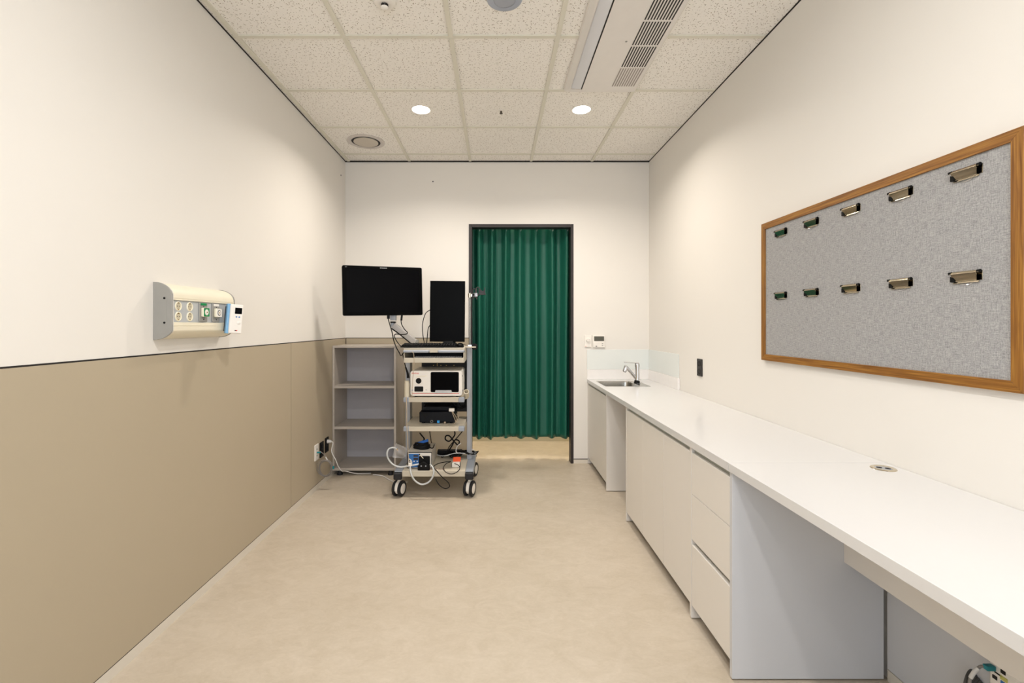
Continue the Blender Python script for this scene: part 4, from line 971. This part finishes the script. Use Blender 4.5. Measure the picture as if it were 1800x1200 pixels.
for i in range(3): k.box(-wm+.022+.005*i, -wm+.0255+.005*i, -.0052, -.0038, hm_-.0145, hm_-.011, M=Mm)
k.build('logo_mark', bmn)
arm = thing('monitor_arm', 'slanted grey monitor arm from the cart top to the large monitor', 'monitor arm', at(733, 607, 4.06))
b0 = at(729, 601, 4.06); b1 = at(692, 572, 3.99)
d_ = (b1-b0); ln = d_.length; dz = d_.normalized(); sd = Vector((0, 1, 0)).cross(dz).normalized(); dy_ = dz.cross(sd).normalized()
Ma = Matrix(((sd.x, dy_.x, dz.x, b0.x), (sd.y, dy_.y, dz.y, b0.y), (sd.z, dy_.z, dz.z, b0.z), (0, 0, 0, 1)))
armm = mat('arm_grey', 'B7B3B0', .35)
MB(armm).box(-.026, .026, -.024, .024, -.02, ln+.01, .008, 3, M=Ma).build('boom', arm)
q = at(690, 567, 3.99)
MB(cartg).cyl(q+Vector((0, 0, -.035)), q+Vector((0, 0, .012)), .017, seg=20).build('elbow', arm)
MB(alu).box(-.024, .024, -.02, .02, -.03, .03, .003, M=Matrix.Translation(at(691.5, 557, 3.97))).use(bblack).box(-.020, .022, -.022, .02, -.006, .006, .002, M=Matrix.Translation(at(691, 566, 3.985))).build('bracket', arm)
MB(alu).box(-.018, .018, .056, .085, -.145, -.07, .003, M=Mm).build('mount_head', arm)
MB(grey_p).cyl((b0.x+.012, b0.y, 1.191), (b0.x+.012, b0.y, b0.z+.02), .024, seg=24).build('post', arm)
# monitor cables
o = thing('black_cable', 'black cable looping from the large monitor, hanging lowest left of the cart', 'cable', at(705, 624, 3.85))
MB(bblack).tube([at(*a) for a in ((683, 550, 3.93), (682.5, 560, 3.92), (686, 573, 3.91), (689.5, 585, 3.90), (692, 598, 3.88), (697, 611, 3.86), (702, 620, 3.84), (704.5, 624.5, 3.83), (708, 622, 3.82), (711, 615.5, 3.80))], .0042, 8).use(bblack).box(-.010, .012, -.01, .01, -.02, .012, .003, M=Matrix.Translation(at(682.5, 556, 3.92))).build('cord', o)
o = thing('black_cable', 'black cable from the right underside of the large monitor, doubling back across the grey arm', 'cable', at(706, 590, 3.88))
MB(bblack).tube([at(*a) for a in ((706, 553, 3.94), (705, 563, 3.93), (706.5, 571, 3.92), (711.5, 579, 3.91), (716, 584, 3.90), (714, 587, 3.90), (704, 587.5, 3.90), (696, 587, 3.90), (693, 590, 3.90), (696, 597, 3.88), (701, 604.5, 3.86), (706, 609.5, 3.84))], .0038, 8).tube([at(706.5, 553, 3.94), at(705.5, 563, 3.93)], .0085, 10).build('cord', o)
o = MB(bblack).tube([at(688, 577, 3.93), at(700, 585.5, 3.95), at(713, 596, 3.98), at(724, 605, 4.0)], .005, 8).build('black_cable', loc=at(706, 590, 3.9)); tag(o, 'straight black cable running along the underside of the grey monitor arm', 'cable')
o = thing('probe_cable', 'black probe lead hanging from the cart top into the cream holder at its left', 'cable', (-.762, 3.78, .92))
MB(bblack).tube([at(707.5, 621, 3.82), at(710, 632, 3.80), at(713, 645, 3.79), at(716, 658, 3.79)], .0045, 8).tube([at(713, 645, 3.79), at(716.5, 656, 3.79), at(717.5, 664, 3.79)], lambda s: .006+.006*s, 10).build('cord', o)
o = MB(beigec).tube([at(724, 617, 3.68), at(727, 622, 3.68), at(728, 634, 3.68), at(727, 650, 3.69), at(725, 675, 3.69), at(724, 700, 3.68)], .0022, 8).build('beige_cable', loc=at(724, 700, 3.68)); tag(o, 'thin beige cord hanging down across the white processor from the left handle', 'cable')
o = MB(beigec).tube([at(714, 697, 3.70), at(715, 720, 3.69), at(715, 745, 3.69), at(716.5, 770, 3.69), at(717.5, 795, 3.70), at(719, 812, 3.70)], .003, 8).build('beige_cable', loc=at(716, 812, 3.70)); tag(o, 'long beige cord hanging down the left front corners of the cart shelves', 'cable')

# ---- cables at the wall
o = thing('patch_cable', 'coiled grey patch cable with teal ends hanging from the white data outlet', 'cable', (-1.44, 3.85, .15))
q0 = Vector((LX+.014, 3.858, .318))
MB(teal).box(0, .030, -.006, .006, -.006, .006, .002, M=Matrix.Translation(q0)).build('plug', o)
k = MB(greyc); k.tube([q0+Vector((.028, 0, 0)), at(563, 793, 3.86), at(570, 799, 3.87), at(575, 807, 3.87)], .003, 8)
for (cxp, cyp, rx_, ry_, D_) in ((569.5, 822, 12, 14, 3.87), (572.5, 823.5, 11, 13.5, 3.88), (573, 822.5, 10.5, 13, 3.86), (572, 823, 12, 14.5, 3.875)):
    k.tube([at(cxp+rx_*math.cos(t_), cyp+ry_*math.sin(t_), D_+.012*math.sin(t_)) for t_ in [i*math.pi/8-1.2 for i in range(17)]], .003, 8, per=3)
k.tube([at(575, 807, 3.87), at(582, 812, 3.87), at(585, 819, 3.88)], .003)
k.build('cord', o)
MB(teal).box(-.007, .007, -.006, .006, -.014, .010, .002, M=Matrix.Translation(at(586, 821, 3.88))).build('end_plug', o)
MB(wrub).tube([at(572.5, 803, 3.868), at(575.3, 808, 3.87)], .0055, 8, smooth=False).build('sleeve', o)
o = thing('power_cable', 'white power cord plugged into the black outlet beside the bookshelf and trailing to the floor', 'cable', (-1.45, 4.10, .10))
qp = Vector((LX+.014, 4.095, .350))
MB(wrub).cyl(qp, qp+Vector((.035, 0, 0)), .017, r2=.012, seg=16).build('plug', o)
MB(wrub).tube([qp+Vector((.030, 0, 0)), qp+Vector((.050, -.005, -.012)), at(583, 793, 4.06), at(590, 808, 4.06), at(595, 820, 4.08), at(601, 827.5, 4.12), at(608, 828, 4.2), Vector((-1.27, 4.27, .012)), Vector((-1.15, 4.30, .006))], .0042, 8).build('cord', o)
o = MB(wrub).tube([Vector((-1.12, 4.26, .006)), Vector((-1.02, 4.22, .006)), Vector((-.94, 4.12, .006)), Vector((-.84, 4.03, .006)), Vector((-.76, 4.02, .02))], .0045, 8).build('white_cable', loc=(-.95, 4.15, 0)); tag(o, 'white cable lying on the floor between the bookshelf and the cart', 'cable')
